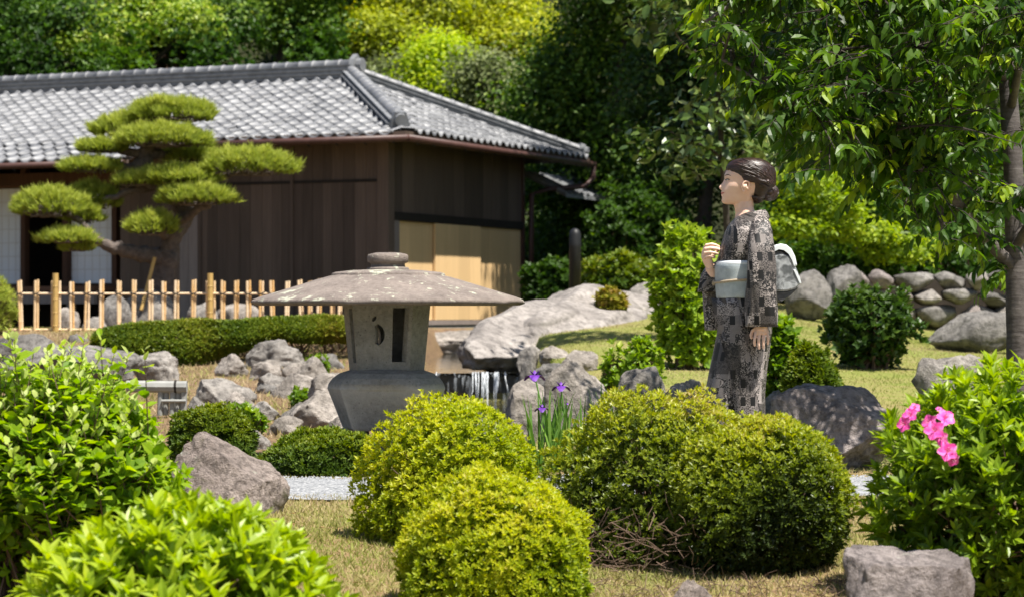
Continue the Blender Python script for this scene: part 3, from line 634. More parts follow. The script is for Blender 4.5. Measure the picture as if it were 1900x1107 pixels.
c0 = H(ES-.1, TB+.05, gz); g = G(); g.tube([c0, c0-ZU*.25, c0-ZU*.42+HU*.1-HV*.15, c0-ZU*.5+HU*.55-HV*.9, c0-ZU*.62+HU*.66-HV*1.42, c0-ZU*2.9+HU*.66-HV*1.44], .05, 10); g.obj('down_pipe', 'copper_brown', house, smooth=True)
# low lean-to roof seen behind the corner
g = G(); a = H(-.55, 6.3, 3.05); b = H(-.55, 8.2, 3.05); up_ = HU*.9+ZU*.42
g.add([a, b, b+up_, a+up_, a-ZU*.06, b-ZU*.06, b+up_-ZU*.06, a+up_-ZU*.06], [(0, 1, 2, 3), (7, 6, 5, 4), (0, 4, 5, 1), (1, 5, 6, 2), (2, 6, 7, 3), (3, 7, 4, 0)])
for i in range(8): g.tube([a+(b-a)*i/7+ZU*.01, a+(b-a)*i/7+up_+ZU*.01], .05, 6)
g.tube([a+up_*.05+HV*2, a+up_+HV*2+ZU*.1], .1, 8); g.obj('lean_to_roof', 'tile_stack', house)

# ------------------------------------------------------------------ bamboo fence: every cane, rail and post a part
def bamboo_mat():
    s = NT('bamboo'); v = s.coord('Object'); oi = s.new('ShaderNodeObjectInfo'); f = s.noise(v, 14, 4)
    k = s.math('ADD', s.math('MULTIPLY', oi.outputs['Random'], .6), s.math('MULTIPLY', f, .5))
    s.base(s.ramp(k, [(.2, (.6, .33, .1)), (.5, (.72, .5, .27)), (.8, (.8, .62, .42))]), .4, .4)
bamboo_mat(); plain('bamboo_post', (.46, .3, .1), .6, .15, 12, .2); plain('cord', (.02, .017, .015), .8, .1, 10, 0)
FD = 30.
fence = thing('bamboo_fence', P(320, 612, FD), 'open bamboo fence of paired canes tied with black cord before the house', 'fence')
pairs = [13, 36, 68, 133, 163, 189, 221, 249, 280, 304, 328, 360, 414, 439, 461, 485, 504, 534, 556, 576, 594, 616, 632, 650, 672]
fr_ = np.random.default_rng(4)
def cane(px, top, bot, dd, w=.0155, lean=0., nm='cane', mat='bamboo', par=fence):
    a = P(px+lean, bot, FD+dd); b = P(px, top, FD+dd); n = 5; path = []; rad = []
    for i in range(n+1):
        t = i/n; p = a+(b-a)*t; path += [p-ZU*.006, p, p+ZU*.006] if 0 < i < n else [p]; rad += [w, w*1.14, w] if 0 < i < n else [w]
    g = G(); g.tube(path, rad, 8); return g.obj(nm, mat, par, loc=a, smooth=False)
for i, px in enumerate(pairs):
    tl = fr_.normal(0, 2.2) if i else 5; top = 520+fr_.normal(0, 1.5) if i else 568
    bot = 612 if i else 612
    cane(px-2.4, top, bot+3, -.03, lean=tl); cane(px+2.4, top+fr_.normal(0, 1), bot+3, .035, lean=tl*.8+fr_.normal(0, 1))
    g = G(); c = P(px+tl*.25, 545, FD); g.tube([c+np.array([-.045, -.06, -.02]), c+np.array([.045, -.06, .02])], .008, 5); g.tube([c+np.array([-.045, -.06, .02]), c+np.array([.045, -.06, -.02])], .008, 5); g.obj('cord_tie', 'cord', fence, loc=c)
for px in (103, 390, 655): cane(px, 507, 628, -.06, .036, nm='post', mat='bamboo_post')
for px in (97, 111, 384, 398): cane(px, 521, 615, .02)
for y, x0, x1 in ((544.5, 30, 300), (544.5, 290, 690), (611, -20, 240), (611, 230, 690)):
    a = P(x0, y, FD); b = P(x1, y+fr_.normal(0, .6), FD); n = 9; path = []; rad = []
    for i in range(n+1): p = a+(b-a)*i/n; d = np.array([.006, 0, 0]); path += [p-d, p, p+d] if 0 < i < n else [p]; rad += [.013, .0155, .013] if 0 < i < n else [.013]
    g = G(); g.tube(path, rad, 8); g.obj('rail', 'bamboo', fence, loc=a)
# weathered bamboo edging on the bank
e = thing('bamboo_edging', P(320, 755, 18), 'short weathered grey bamboo edging on the left bank', 'edging'); plain('bamboo_old', (.27, .27, .255), .6, .2, 12, .2)
for nm, pts, r_ in (('pole', [P(235, 716, 18), P(347, 717, 18)], .045), ('cane', [P(342, 716, 18), P(340, 770, 18)], .024), ('cane', [P(331, 720, 18.02), P(329, 770, 18.02)], .022), ('cane', [P(321, 720, 18), P(319, 770, 18)], .022), ('cane', [P(309, 720, 18.02), P(307, 770, 18.02)], .024), ('cane', [P(298, 720, 18), P(297, 770, 18)], .022), ('rail', [P(300, 743, 17.97), P(345, 743, 17.97)], .012)):
    g = G(); g.tube(pts, r_, 9); g.obj(nm, 'bamboo_old', e, loc=pts[0])
g = G(); c = P(326, 716, 18); g.tube([c+np.array([-.008, 0, 0]), c+np.array([.008, 0, 0])], .049, 10); g.obj('cord_tie', 'cord', e)
# dark bollard
bo = P(1067, 560, 34.5); g = G(); g.lathe(bo, [(.085, 0), (.085, .78), (.09, .8), (.085, .83), (.085, .96), (.07, 1.01), (.035, 1.04), (.002, 1.05)], 16)
tag(g.obj('bollard', 'iron', loc=bo, smooth=True), 'dark metal bollard lamp standing behind the rock slab', 'bollard')
# ------------------------------------------------------------------ stone lantern
def lantern_mat(name, c1, c2, top=False):
    s = NT(name); v = s.pos(); a = s.noise(v, 5, 8, .65, .3); b = s.noise(v, 38, 6, .7); d = s.noise(v, 130, 4, .7)
    c = s.ramp(a, [(.3, c1), (.7, c2)]); c = s.mix(.7, c, s.ramp(b, [(.3, (.55, .55, .55)), (.6, (1, 1, 1))]), 'MULTIPLY')
    pit = s.ramp(d, [(.3, (.15, .15, .15)), (.4, (1, 1, 1))]); c = s.mix(.7, c, pit, 'MULTIPLY')
    vo = s.new('ShaderNodeTexVoronoi'); vo.inputs['Scale'].default_value = 34; s.link(v, vo.inputs['Vector']); dots = s.ramp(vo.outputs['Distance'], [(.1, (.2, .2, .2)), (.17, (1, 1, 1))]); c = s.mix(.5 if not top else .2, c, dots, 'MULTIPLY')
    if top:
        l = s.noise(v, 7.5, 10, .72, .6); l2 = s.noise(v, 40, 6, .8, .2)
        g = s.new('ShaderNodeNewGeometry'); sx = s.new('ShaderNodeSeparateXYZ'); s.link(g.outputs['Normal'], sx.inputs[0])
        k = s.math('MULTIPLY', s.math('ADD', s.math('MULTIPLY', l, .75), s.math('MULTIPLY', l2, .25)), s.math('GREATER_THAN', sx.outputs[2], .1))
        c = s.mix(s.ramp(k, [(.555, (0, 0, 0)), (.575, (.85, .85, .85))]), c, (.46, .47, .37))
    arris_light = s.new('ShaderNodeAttribute', attribute_name='tone'); c = s.mix(s.math('MULTIPLY', arris_light.outputs['Fac'], .55), c, np.minimum(np.array(c2)*1.6, 1))  # tone paints pale bevel highlights along the arrises
    s.base(c, .92, .15); s.bump(s.math('ADD', b, s.math('MULTIPLY', d, .6)), .6, .012)
lantern_mat('lantern_stone', (.22, .215, .205), (.36, .35, .33)); lantern_mat('lantern_roof_stone', (.17, .142, .128), (.28, .235, .208), True); lantern_mat('lantern_bowl_stone', (.27, .265, .255), (.41, .4, .385))
LD = 14.; LC = P(720, 805, LD); ls = LD/FPX
lan = thing('stone_lantern', LC, 'grey stone lantern with a wide round roof spotted with pale lichen', 'stone lantern')
lz = lambda py: CAMZ-(py-HZY)*ls
rn = sinnoise(77, 3.); rn2 = sinnoise(78, 14.)
def wob(k): return lambda th, r, z: k*rn(np.stack([np.cos(th)*2, np.sin(th)*2, 0*th+z*3], -1))+k*.5*rn2(np.stack([np.cos(th), np.sin(th), 0*th+z*6], -1))
prof = [(.02, lz(568)+.03), (.3, lz(568)+.03), (.62, lz(566)), (.755, lz(566.5)), (.782, lz(563)), (.786, lz(559)), (.776, lz(555.5)), (.73, lz(550)), (.66, lz(543)), (.58, lz(535)), (.5, lz(527)), (.42, lz(519)), (.34, lz(512)), (.28, lz(508)), (.1, lz(505))]
g = G(); g.lathe((LC[0], LC[1], 0), prof, 144, lambda th, r, z: wob(.012)(th, r, z)+(.006*sinnoise(79, 26.)(np.stack([np.cos(th), np.sin(th), 0*th+z*9], -1)) if r > .7 else 0)); g.obj('roof', 'lantern_roof_stone', lan, smooth=True)
def jag(th, r, z): return .016*np.sign(np.sin(th*11+.4))*(r > .25)+.02*rn2(np.stack([np.cos(th), np.sin(th), 0*th], -1))
g = G(); g.lathe((LC[0], LC[1], 0), [(.2, lz(515)), (.314, lz(515)), (.326, lz(511)), (.322, lz(507.5)), (.3, lz(505)), (.2, lz(501.5)), (.1, lz(500))], 88, jag); g.obj('roof_collar', 'lantern_roof_stone', lan)
g = G(); g.lathe((LC[0], LC[1], 0), [(.05, lz(505)), (.119, lz(504)), (.123, lz(500)), (.12, lz(496.5)), (.1, lz(495)), (.098, lz(489)), (.112, lz(487.5)), (.119, lz(485)), (.119, lz(475)), (.112, lz(472)), (.07, lz(469)), (.01, lz(468.5))], 48, wob(.018)); g.obj('finial', 'lantern_roof_stone', lan, smooth=True)
ANG = [math.radians(a) for a in (-48, 36, 72, 156, 192, 276)]
def hexp(r, z, ang=ANG): return np.array([(LC[0]+r*math.sin(a), LC[1]-r*math.cos(a), z) for a in ang])
# firebox: six wall slabs with openings, hollow inside
zt, zb = lz(562), lz(690); RT_, RB = .262, .222
fb = bpy.data.objects.new('firebox', None); COL.objects.link(fb); fb.parent = lan; fb.location = tuple(np.array([LC[0], LC[1], zb])-LC)
def wallpanel(i, hole):
    """face i as an extruded outline with a hole; (u,v) in 0..1 over the face"""
    o = [hexp(RB, zb)[i], hexp(RB, zb)[(i+1) % 6], hexp(RT_, zt)[(i+1) % 6], hexp(RT_, zt)[i]]
    th = .055; n_ = [hexp(RB-th, zb)[i], hexp(RB-th, zb)[(i+1) % 6], hexp(RT_-th, zt)[(i+1) % 6], hexp(RT_-th, zt)[i]]
    def pt(q, u, v): return (q[0]*(1-u)+q[1]*u)*(1-v)+(q[3]*(1-u)+q[2]*u)*v
    bm = bmesh.new(); 
    def loop(pts): vs_ = [bm.verts.new((u, v, 0)) for u, v in pts]; return [bm.edges.new((vs_[k], vs_[(k+1) % len(vs_)])) for k in range(len(vs_))]
    sub = [(k/12, 0) for k in range(12)]+[(1, k/12) for k in range(12)]+[(1-k/12, 1) for k in range(12)]+[(0, 1-k/12) for k in range(12)]
    ed = loop(sub)
    for h in hole: ed += loop(h)
    bmesh.ops.triangle_fill(bm, use_beauty=True, use_dissolve=False, edges=ed); bm.verts.index_update(); bm.verts.ensure_lookup_table()
    UVs = [(v.co.x, v.co.y) for v in bm.verts]; F = [tuple(v.index for v in f.verts) for f in bm.faces]; be = [tuple(v.index for v in e_.verts) for e_ in bm.edges if len(e_.link_faces) == 1]; bm.free(); k = len(UVs)
    V = [pt(o, u, v) for u, v in UVs]+[pt(n_, u, v) for u, v in UVs]
    FF = F+[tuple(x+k for x in f[::-1]) for f in F]+[(a, b, b+k, a+k) for a, b in be]
    g = G(); g.add(V, FF); return g.obj('wall', 'lantern_stone', fb)
th = np.linspace(-1.15, 1.15, 9); cres = [(.31+.2*math.cos(a)+.02, .55+.17*math.sin(a)) for a in th]+[(.31+.06*math.cos(a), .55+.16*math.sin(a)) for a in th[::-1][1:-1]]
win = [(.66, .16), (.93, .16), (.95, .93), (.67, .93)]
wallpanel(0, [cres, win, [(.35+.035*math.cos(a)+.02*math.sin(a), .775+.04*math.sin(a)) for a in np.linspace(0, 5.5, 9)]]); wallpanel(1, []); wallpanel(2, [[(.15, .15), (.4, .15), (.4, .93), (.15, .93)], [(.7+.12*math.cos(a), .5+.16*math.sin(a)) for a in np.linspace(0, 6.0, 14)]]); wallpanel(3, []); wallpanel(4, [[(.3+.22*math.cos(a), .5+.18*math.sin(a)) for a in np.linspace(0, 6., 14)]]); wallpanel(5, [[(.55, .14), (.9, .14), (.9, .92), (.55, .92)]])
# bowl
def smooth_ring(r, z, k=8, rnd=.0):
    v = hexp(r, z); out = []
    for i in range(6):
        a, b = v[i], v[(i+1) % 6]
        for j in range(k): out.append(a+(b-a)*j/k)
    out = np.array(out); c = np.array([LC[0], LC[1], z]); d = out-c; l = np.linalg.norm(d[:, :2], axis=1, keepdims=True); circ = c+d/l*r*.96
    return out*(1-rnd)+circ*rnd
g = G(); R2 = .352
g.loft([smooth_ring(.2, lz(684), rnd=.6), smooth_ring(.235, lz(686), rnd=.6), smooth_ring(.285, lz(691), rnd=.5), smooth_ring(.325, lz(700), rnd=.4), smooth_ring(.347, lz(710), rnd=.25), smooth_ring(R2, lz(719), rnd=.05), smooth_ring(R2-.006, lz(723), rnd=.0), smooth_ring(.3, lz(760)), smooth_ring(.262, lz(792)), smooth_ring(.25, lz(796)), smooth_ring(.2, lz(796))])
nr_ = 11; g.T = [np.array([1. if (j % 8 == 0 and 4 < i) else (.7 if i in (5, 6) else 0.) for i in range(nr_) for j in range(48)])]; o = g.obj('bowl', 'lantern_bowl_stone', lan, tone=True)  # arris highlights put into the tone to bring out the facets
# spreading feet
for a in (-80, 10, 100, 190):
    d = np.array([math.sin(math.radians(a)), -math.cos(math.radians(a)), 0]); c = np.array([LC[0], LC[1], 0])
    g = G(); g.tube([c+d*.12+ZU*lz(794), c+d*.2+ZU*lz(798), c+d*.29+ZU*lz(806), c+d*.36+ZU*lz(816)], [.075, .07, .06, .05], 8, flat=.55); g.obj('foot', 'lantern_bowl_stone', lan, smooth=True)
# ------------------------------------------------------------------ clipped bushes and shrubs
YG = [(.05, .085, .012), (.14, .21, .012), (.31, .37, .014), (.5, .5, .025), (.45, .38, .1)]
leafmat('leaf_azalea', YG, .45, .45, .35)
leafmat('leaf_olive', [(.03, .05, .012), (.09, .13, .014), (.2, .25, .016), (.4, .42, .03), (.34, .26, .09)], .42, .38, .4)
leafmat('leaf_box', [(.03, .06, .012), (.07, .12, .014), (.15, .2, .018), (.32, .34, .03)], .5, .3, .25)
leafmat('leaf_hedge', [(.035, .075, .01), (.09, .145, .012), (.17, .21, .016), (.27, .25, .03), (.3, .18, .05)], .42, .25, .4)
leafmat('leaf_lance', [(.07, .13, .012), (.17, .27, .012), (.33, .43, .016), (.5, .53, .04)], .4, .42, .4)
leafmat('leaf_round', [(.07, .15, .01), (.17, .29, .012), (.33, .44, .018), (.52, .58, .24)], .5, .48, .22)
leafmat('leaf_shrub', [(.05, .1, .012), (.13, .23, .018), (.27, .38, .03), (.45, .5, .1)], .45, .35, .4)
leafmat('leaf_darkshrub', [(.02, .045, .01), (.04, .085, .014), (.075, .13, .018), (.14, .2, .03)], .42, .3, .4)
leafmat('leaf_iris', [(.08, .18, .03), (.1, .22, .03), (.2, .34, .06), (.38, .4, .16)], .4, .35, .4)
leafmat('needle', [(.07, .11, .022), (.17, .225, .035), (.33, .38, .06), (.5, .51, .12)], .6, .3, .15)
plain('twig', (.13, .085, .06), .85, .35, 25, .3); plain('bark_pine', (.11, .088, .078), .95, .5, 16, 1., bdist=.03)
def twigs(parent, c, r, n, rad=.004, zmin=-.3, seed=0):
    """branching wood inside a bush, from the foot to the shell"""
    rr = np.random.default_rng(seed); g = G(); foot = np.array([c[0], c[1], float(ground_z(c[0], c[1]))-.02])
    for i in range(n):
        d = rdir(1, zmin, 1)[0]; e = np.asarray(c)+d*np.asarray(r)*rr.uniform(.8, .97); f = foot+np.array([rr.normal(0, r[0]*.18), rr.normal(0, r[1]*.18), 0]); m = f*.45+e*.55+rr.normal(0, .05*r[0], 3)+np.array([0, 0, .1*r[2]])
        g.tube([f, m, e], [rad*2.2, rad*1.4, rad*.5], 4)
    return g.obj('branches', 'twig', parent)
def clipped(name, label, x0, x1, y0, D, mat, n, leaf, k=6, depth=1., zmin=-.5, seed=1, lump=.16, tone=(.3, .3), bottom=None, cat='bush', power=3., inner=.3, group=None, extra=None):
    c0 = P((x0+x1)/2, y0, D); top = c0[2]; rx = (x1-x0)/2*D/FPX; gz_ = float(ground_z(c0[0], D)) if bottom is None else bottom; rz = (top-gz_)*.78; cz = top-rz
    c = np.array([c0[0], D, cz]); r = np.array([rx, rx*depth, rz])
    th = thing(name, (c[0], c[1], gz_), label, cat, group); L = Leaves()
    p, nr, dep = dome(n, c, r, zmin, lump, seed, inner, power=power); ok = p[:, 2] > gz_+.01; p, nr, dep = p[ok], nr[ok], dep[ok]
    ax = unit(nr*.8+np.array([0, 0, .65])+R.normal(0, .28, p.shape)); f = sinnoise(seed+9, 9/rx*.5)
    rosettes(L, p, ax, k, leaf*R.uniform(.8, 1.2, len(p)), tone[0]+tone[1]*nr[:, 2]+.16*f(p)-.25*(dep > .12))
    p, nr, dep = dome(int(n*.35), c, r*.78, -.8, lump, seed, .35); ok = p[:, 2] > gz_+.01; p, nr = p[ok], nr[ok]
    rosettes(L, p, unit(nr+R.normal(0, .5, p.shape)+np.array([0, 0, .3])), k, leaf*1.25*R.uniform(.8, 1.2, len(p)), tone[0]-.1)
    leaf_mass('foliage', L, T_SMALL, mat, th); twigs(th, c, r*.97, 70, .0035 if D < 12 else .006, zmin, seed)
    return th, c, r
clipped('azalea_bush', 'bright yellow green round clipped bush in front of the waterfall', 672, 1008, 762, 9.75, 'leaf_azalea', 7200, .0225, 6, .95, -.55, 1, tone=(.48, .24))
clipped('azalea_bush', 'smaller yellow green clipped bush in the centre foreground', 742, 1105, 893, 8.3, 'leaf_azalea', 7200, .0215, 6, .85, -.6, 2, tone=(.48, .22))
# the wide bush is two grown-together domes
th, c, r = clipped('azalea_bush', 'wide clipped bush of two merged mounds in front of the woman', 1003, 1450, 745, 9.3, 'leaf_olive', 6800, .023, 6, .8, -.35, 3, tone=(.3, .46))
L = Leaves(); c2 = np.array([P(1402, 0, 9.08)[0], 9.08, .14]); r2 = np.array([.355, .37, .33])
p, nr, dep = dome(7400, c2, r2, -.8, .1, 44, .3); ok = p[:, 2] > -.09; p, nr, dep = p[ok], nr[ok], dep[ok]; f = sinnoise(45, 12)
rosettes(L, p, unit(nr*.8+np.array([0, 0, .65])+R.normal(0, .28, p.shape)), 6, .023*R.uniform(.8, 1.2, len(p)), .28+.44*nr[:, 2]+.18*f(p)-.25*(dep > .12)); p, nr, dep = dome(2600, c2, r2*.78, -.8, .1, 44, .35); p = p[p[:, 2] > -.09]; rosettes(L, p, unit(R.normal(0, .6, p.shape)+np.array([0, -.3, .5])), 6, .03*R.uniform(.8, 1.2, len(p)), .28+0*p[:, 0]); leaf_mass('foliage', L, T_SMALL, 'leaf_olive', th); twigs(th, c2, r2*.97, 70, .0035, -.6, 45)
g = G(); rr = np.random.default_rng(8)                      # bare brown twigs showing under the left mound
for i in range(260):
    a = P(rr.uniform(1060, 1300), rr.uniform(960, 1075), rr.uniform(8.75, 9.2)); a[2] = max(a[2], float(ground_z(a[0], a[1]))+.02); d = unit(np.array([rr.normal(0, 1), rr.normal(-.2, .4), rr.normal(.3, .6)]))*rr.uniform(.05, .13); g.tube([a, a+d*.5+rr.normal(0, .008, 3), a+d], [.0022, .0017, .001], 3)
g.obj('bare_twigs', 'twig', th, kind='stuff')
clipped('box_bush', 'low dark green clipped bush at the path edge left of the lantern foot', 482, 708, 800, 12.85, 'leaf_box', 3200, .03, 6, .8, -.45, 5, tone=(.35, .3))
clipped('box_bush', 'dark green clipped bush behind the brown boulder', 318, 468, 752, 13.6, 'leaf_box', 2600, .032, 6, .9, -.3, 6, tone=(.4, .35))
clipped('dark_bush', 'low olive bush behind the dark boulder, right of the kimono', 1452, 1562, 645, 17.5, 'leaf_box', 1600, .05, 6, .9, -.4, 7, tone=(.45, .25), lump=.1)
# hedge
hd_ = thing('clipped_hedge', P(420, 680, 25.3), 'long low clipped hedge in front of the bamboo fence', 'hedge'); n = 17000
hx = R.uniform(172, 668, n); lo = np.interp(hx, [172, 200, 260, 330, 400, 440, 480, 530, 600, 668], [640, 655, 672, 682, 672, 655, 640, 634, 640, 636]); hi = np.interp(hx, [172, 190, 240, 320, 440, 520, 600, 668], [622, 608, 602, 598, 594, 590, 586, 590])
t = R.uniform(0, 1, n); side = R.uniform(0, 1, n) < .72; Dn = np.interp(hx, [172, 668], [24.6, 25.6])
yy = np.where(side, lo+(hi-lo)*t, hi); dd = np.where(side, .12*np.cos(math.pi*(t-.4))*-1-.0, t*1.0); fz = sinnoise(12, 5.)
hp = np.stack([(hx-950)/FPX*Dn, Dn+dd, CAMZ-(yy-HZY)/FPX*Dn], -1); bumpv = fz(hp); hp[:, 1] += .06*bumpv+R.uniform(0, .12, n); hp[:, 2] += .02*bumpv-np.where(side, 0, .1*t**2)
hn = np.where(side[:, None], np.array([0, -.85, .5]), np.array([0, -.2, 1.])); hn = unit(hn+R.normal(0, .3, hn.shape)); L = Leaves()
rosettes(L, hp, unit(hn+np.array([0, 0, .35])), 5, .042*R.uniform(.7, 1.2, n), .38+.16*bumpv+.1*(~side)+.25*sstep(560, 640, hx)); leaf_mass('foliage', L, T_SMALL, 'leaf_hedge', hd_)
g = G()
for i in range(90):
    x = R.uniform(190, 660); l = np.interp(x, [172, 200, 260, 330, 400, 440, 480, 530, 600, 668], [640, 655, 672, 682, 672, 655, 640, 634, 640, 636]); D_ = np.interp(x, [172, 668], [25., 26.]); b = P(x, l-10, D_); a = np.array([b[0]+R.normal(0, .1), D_+R.uniform(0, .5), float(ground_z(b[0], D_+.3))-.03]); g.tube([a, (a+b)/2+R.normal(0, .03, 3), b], [.014, .01, .006], 4)
g.obj('branches', 'twig', hd_)
g = G(); g.box((P(200, 640, 25.7)+P(660, 640, 25.9))/2, (1.25, .25, .12)); 
# ------------------------------------------------------------------ big-leaved foreground plants
def lance_bush(name, label, c, r, nshoot, size, k, mat, tmpl, seed, zmin=-.6, up=.7, tone=.45, single=300, lump=.08, inner=.4, cat='shrub', group=None, spread=(.5, 1.1)):
    gz_ = float(ground_z(c[0], c[1])); th = thing(name, (c[0], c[1], gz_), label, cat, group); L = Leaves()
    p, nr, dep = dome(nshoot, c, r, zmin, lump, seed, inner, power=2.2); ok = p[:, 2] > gz_+.015; p, nr, dep = p[ok], nr[ok], dep[ok]; f = sinnoise(seed+3, 5.)
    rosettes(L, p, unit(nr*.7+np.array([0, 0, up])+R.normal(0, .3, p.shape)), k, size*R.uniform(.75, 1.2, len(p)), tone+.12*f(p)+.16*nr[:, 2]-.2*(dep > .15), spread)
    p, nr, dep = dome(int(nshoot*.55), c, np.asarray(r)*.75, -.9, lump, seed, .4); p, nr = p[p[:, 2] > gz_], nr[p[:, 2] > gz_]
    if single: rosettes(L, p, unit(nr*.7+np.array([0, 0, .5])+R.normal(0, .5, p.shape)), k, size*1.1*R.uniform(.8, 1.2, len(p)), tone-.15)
    leaf_mass('foliage', L, tmpl, mat, th, single=single, smooth=False); twigs(th, c, np.asarray(r)*.95, 110, .004, zmin, seed); return th
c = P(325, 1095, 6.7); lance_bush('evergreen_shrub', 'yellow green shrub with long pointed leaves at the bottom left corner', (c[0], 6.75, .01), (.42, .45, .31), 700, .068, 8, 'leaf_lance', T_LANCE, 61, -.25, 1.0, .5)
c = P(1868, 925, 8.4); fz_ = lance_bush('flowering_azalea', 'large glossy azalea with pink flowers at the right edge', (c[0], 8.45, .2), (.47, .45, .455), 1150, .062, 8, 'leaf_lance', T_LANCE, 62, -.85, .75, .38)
# pink flowers, five ruffled petals each
def petal_mat():
    s = NT('petal'); v = s.coord('Object'); f = s.noise(v, 60, 4); s.base(s.ramp(f, [(.35, (.62, .03, .26)), (.55, (.78, .11, .4)), (.75, (.88, .36, .6))]), .5, .3); return s
petal_mat(); plain('stamen', (.75, .3, .45), .5, .1, 10, 0); plain('stamen_tip', (.35, .2, .05), .5, .1, 10, 0)
def flower(center, axis, size, parent):
    axis = unit(axis); ref = unit(np.cross(axis, (0.3, .1, 1))); u2 = np.cross(axis, ref); fl = None; g0 = []
    for i in range(5):
        g = G(); a = i*2*math.pi/5+.3; dirv = ref*math.cos(a)+u2*math.sin(a); sd = np.cross(axis, dirv); V = []; F = []
        for ti, t in enumerate(np.linspace(0, 1, 6)):
            wdt = size*.42*math.sin(math.pi*min(t*.82+.12, 1))**.8; out = size*(t**1.1); upz = size*(.55*math.sqrt(max(t, 0))-.25*t*t)
            for s_ in (-1, -.5, 0, .5, 1): V.append(center+dirv*out*.85+axis*(upz+.06*size*math.sin(s_*5+ti)*t-.1*size*abs(s_)*t*-1)+sd*wdt*s_)
        for ti in range(5):
            for j in range(4): F.append((ti*5+j, ti*5+j+1, ti*5+j+6, ti*5+j+5))
        g.add(V, F)
        if fl is None: fl = g.obj('flower', 'petal', parent, loc=center, smooth=True)
        else: g.obj('petal', 'petal', fl, loc=center, smooth=True)
    g = G()
    for i in range(5): a = i*1.256; e_ = center+axis*size*.85+(ref*math.cos(a)+u2*math.sin(a))*size*.2; g.tube([center+axis*size*.2, e_], .0012, 4)
    g.obj('stamens', 'stamen', fl)
for px, py, D, s_, ax in ((1735, 800, 7.93, .036, (-.3, -.9, .4)), (1752, 778, 7.97, .034, (.2, -.8, .6)), (1728, 785, 7.97, .03, (-.6, -.6, .3)), (1744, 812, 7.93, .026, (.2, -.9, 0)), (1757, 838, 7.9, .035, (0, -1, .3)), (1766, 850, 7.9, .024, (.2, -.9, -.3)), (1690, 772, 8.2, .028, (-.4, -.8, .5)), (1680, 787, 8.18, .028, (-.6, -.8, .2)), (1697, 758, 8.25, .02, (0, -.8, .6)), (1742, 760, 8.1, .012, (0, -.6, .8))):
    flower(P(px, py, D), ax, s_*1.15, fz_)
# tall left bush: upright stems set with rounded leaves
lb = thing('leafy_bush', P(140, 1050, 8.6)*np.array([1, 1, 0])+np.array([0, 0, -.12]), 'tall light green bush with rounded leaves and silvery tips at the left edge', 'bush'); L = Leaves(); g = G(); rr = np.random.default_rng(31)
c = P(110, 860, 8.6); rx, rz = .42, .44
for i in range(640):
    d = rdir(1, -.25, 1)[0]; e_ = np.array([c[0]+d[0]*rx*rr.uniform(.6, 1.), 8.6+d[1]*.45*rr.uniform(.5, 1), .28+d[2]*rz*rr.uniform(.72, 1.06)])
    if i < 20: x_ = rr.choice([8, 60, 90, 120, 165, 200, 235, 262, 30, 190]); e_ = P(x_+rr.normal(0, 7), rr.uniform(618, 690), rr.uniform(8.3, 8.8))
    f_ = np.array([c[0]+rr.normal(0, .15), 8.65+rr.normal(0, .14), -.14]); m_ = f_*.4+e_*.6+np.array([(e_[0]-c[0])*.1, (e_[1]-8.6)*.15-.01, .0]); m_[2] += .02
    g.tube([f_, m_, e_], [.004, .0028, .0012], 4); k = int(rr.uniform(16, 23))
    for j in range(k):
        t = 1-(j/k)**1.15*.72; q = (1-t)**2*f_+2*t*(1-t)*(m_*1.0)+t*t*e_; a = j*2.4+i; tip = t > .93
        dv = np.array([math.cos(a), math.sin(a), rr.uniform(.1, .8) if not tip else rr.uniform(.9, 2.)]); L.add(q[None], unit(dv)[None], np.array([[0, 0, 1.]])+rr.normal(0, .25, (1, 3)), .058*rr.uniform(.7, 1.3)*(.6 if tip else 1), np.clip(.36+rr.normal(0, .13)+(.42 if tip else 0)+.12*d[2], 0, 1))
p, nr, dep = dome(900, (c[0], 8.62, .22), (.42, .42, .4), -.95, .12, 33, .45, power=1.6); ok = p[:, 2] > -.13; p, nr = p[ok], nr[ok]; rosettes(L, p, unit(nr*.7+np.array([0, 0, .7])+R.normal(0, .4, p.shape)), 6, .055*R.uniform(.75, 1.2, len(p)), .36+.12*nr[:, 2], (.7, 1.4))
g.obj('stems', 'twig', lb); leaf_mass('foliage', L, T_OVAL, 'leaf_round', lb, single=300)
# ------------------------------------------------------------------ shrubs on the mound
def loose(name, label, x0, x1, y0, y1, D, n, size, mat, seed, tone=.45, lump=.18, k=5, tmpl=T_QUAD, cat='shrub', group=None, depth=.9, inner=.5, zmin=-.9):
    a = P((x0+x1)/2, y0, D); b = P((x0+x1)/2, y1, D); gz_ = min(b[2], float(ground_z(a[0], D))); r = np.array([(x1-x0)/2*D/FPX, (x1-x0)/2*D/FPX*depth, (a[2]-gz_)/2*1.02]); c = np.array([a[0], D, (a[2]+gz_)/2])
    th = thing(name, (a[0], D, gz_), label, cat, group); L = Leaves(); p, nr, dep = dome(n, c, r*.94, zmin, lump, seed, inner, ls=4.5, power=1.8); f = sinnoise(seed+2, 4/r[0])
    ok = p[:, 2] > gz_; p, nr, dep = p[ok], nr[ok], dep[ok]
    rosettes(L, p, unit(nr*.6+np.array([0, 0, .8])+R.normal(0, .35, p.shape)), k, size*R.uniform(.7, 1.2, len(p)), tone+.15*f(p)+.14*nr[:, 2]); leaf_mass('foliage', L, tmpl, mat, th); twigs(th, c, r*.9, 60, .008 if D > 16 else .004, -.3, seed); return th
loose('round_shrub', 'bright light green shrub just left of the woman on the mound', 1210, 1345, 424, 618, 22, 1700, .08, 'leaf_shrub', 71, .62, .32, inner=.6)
loose('leafy_shrub', 'green shrub directly behind the kimono sleeve on the right', 1405, 1492, 592, 720, 18, 900, .07, 'leaf_shrub', 72, .3)
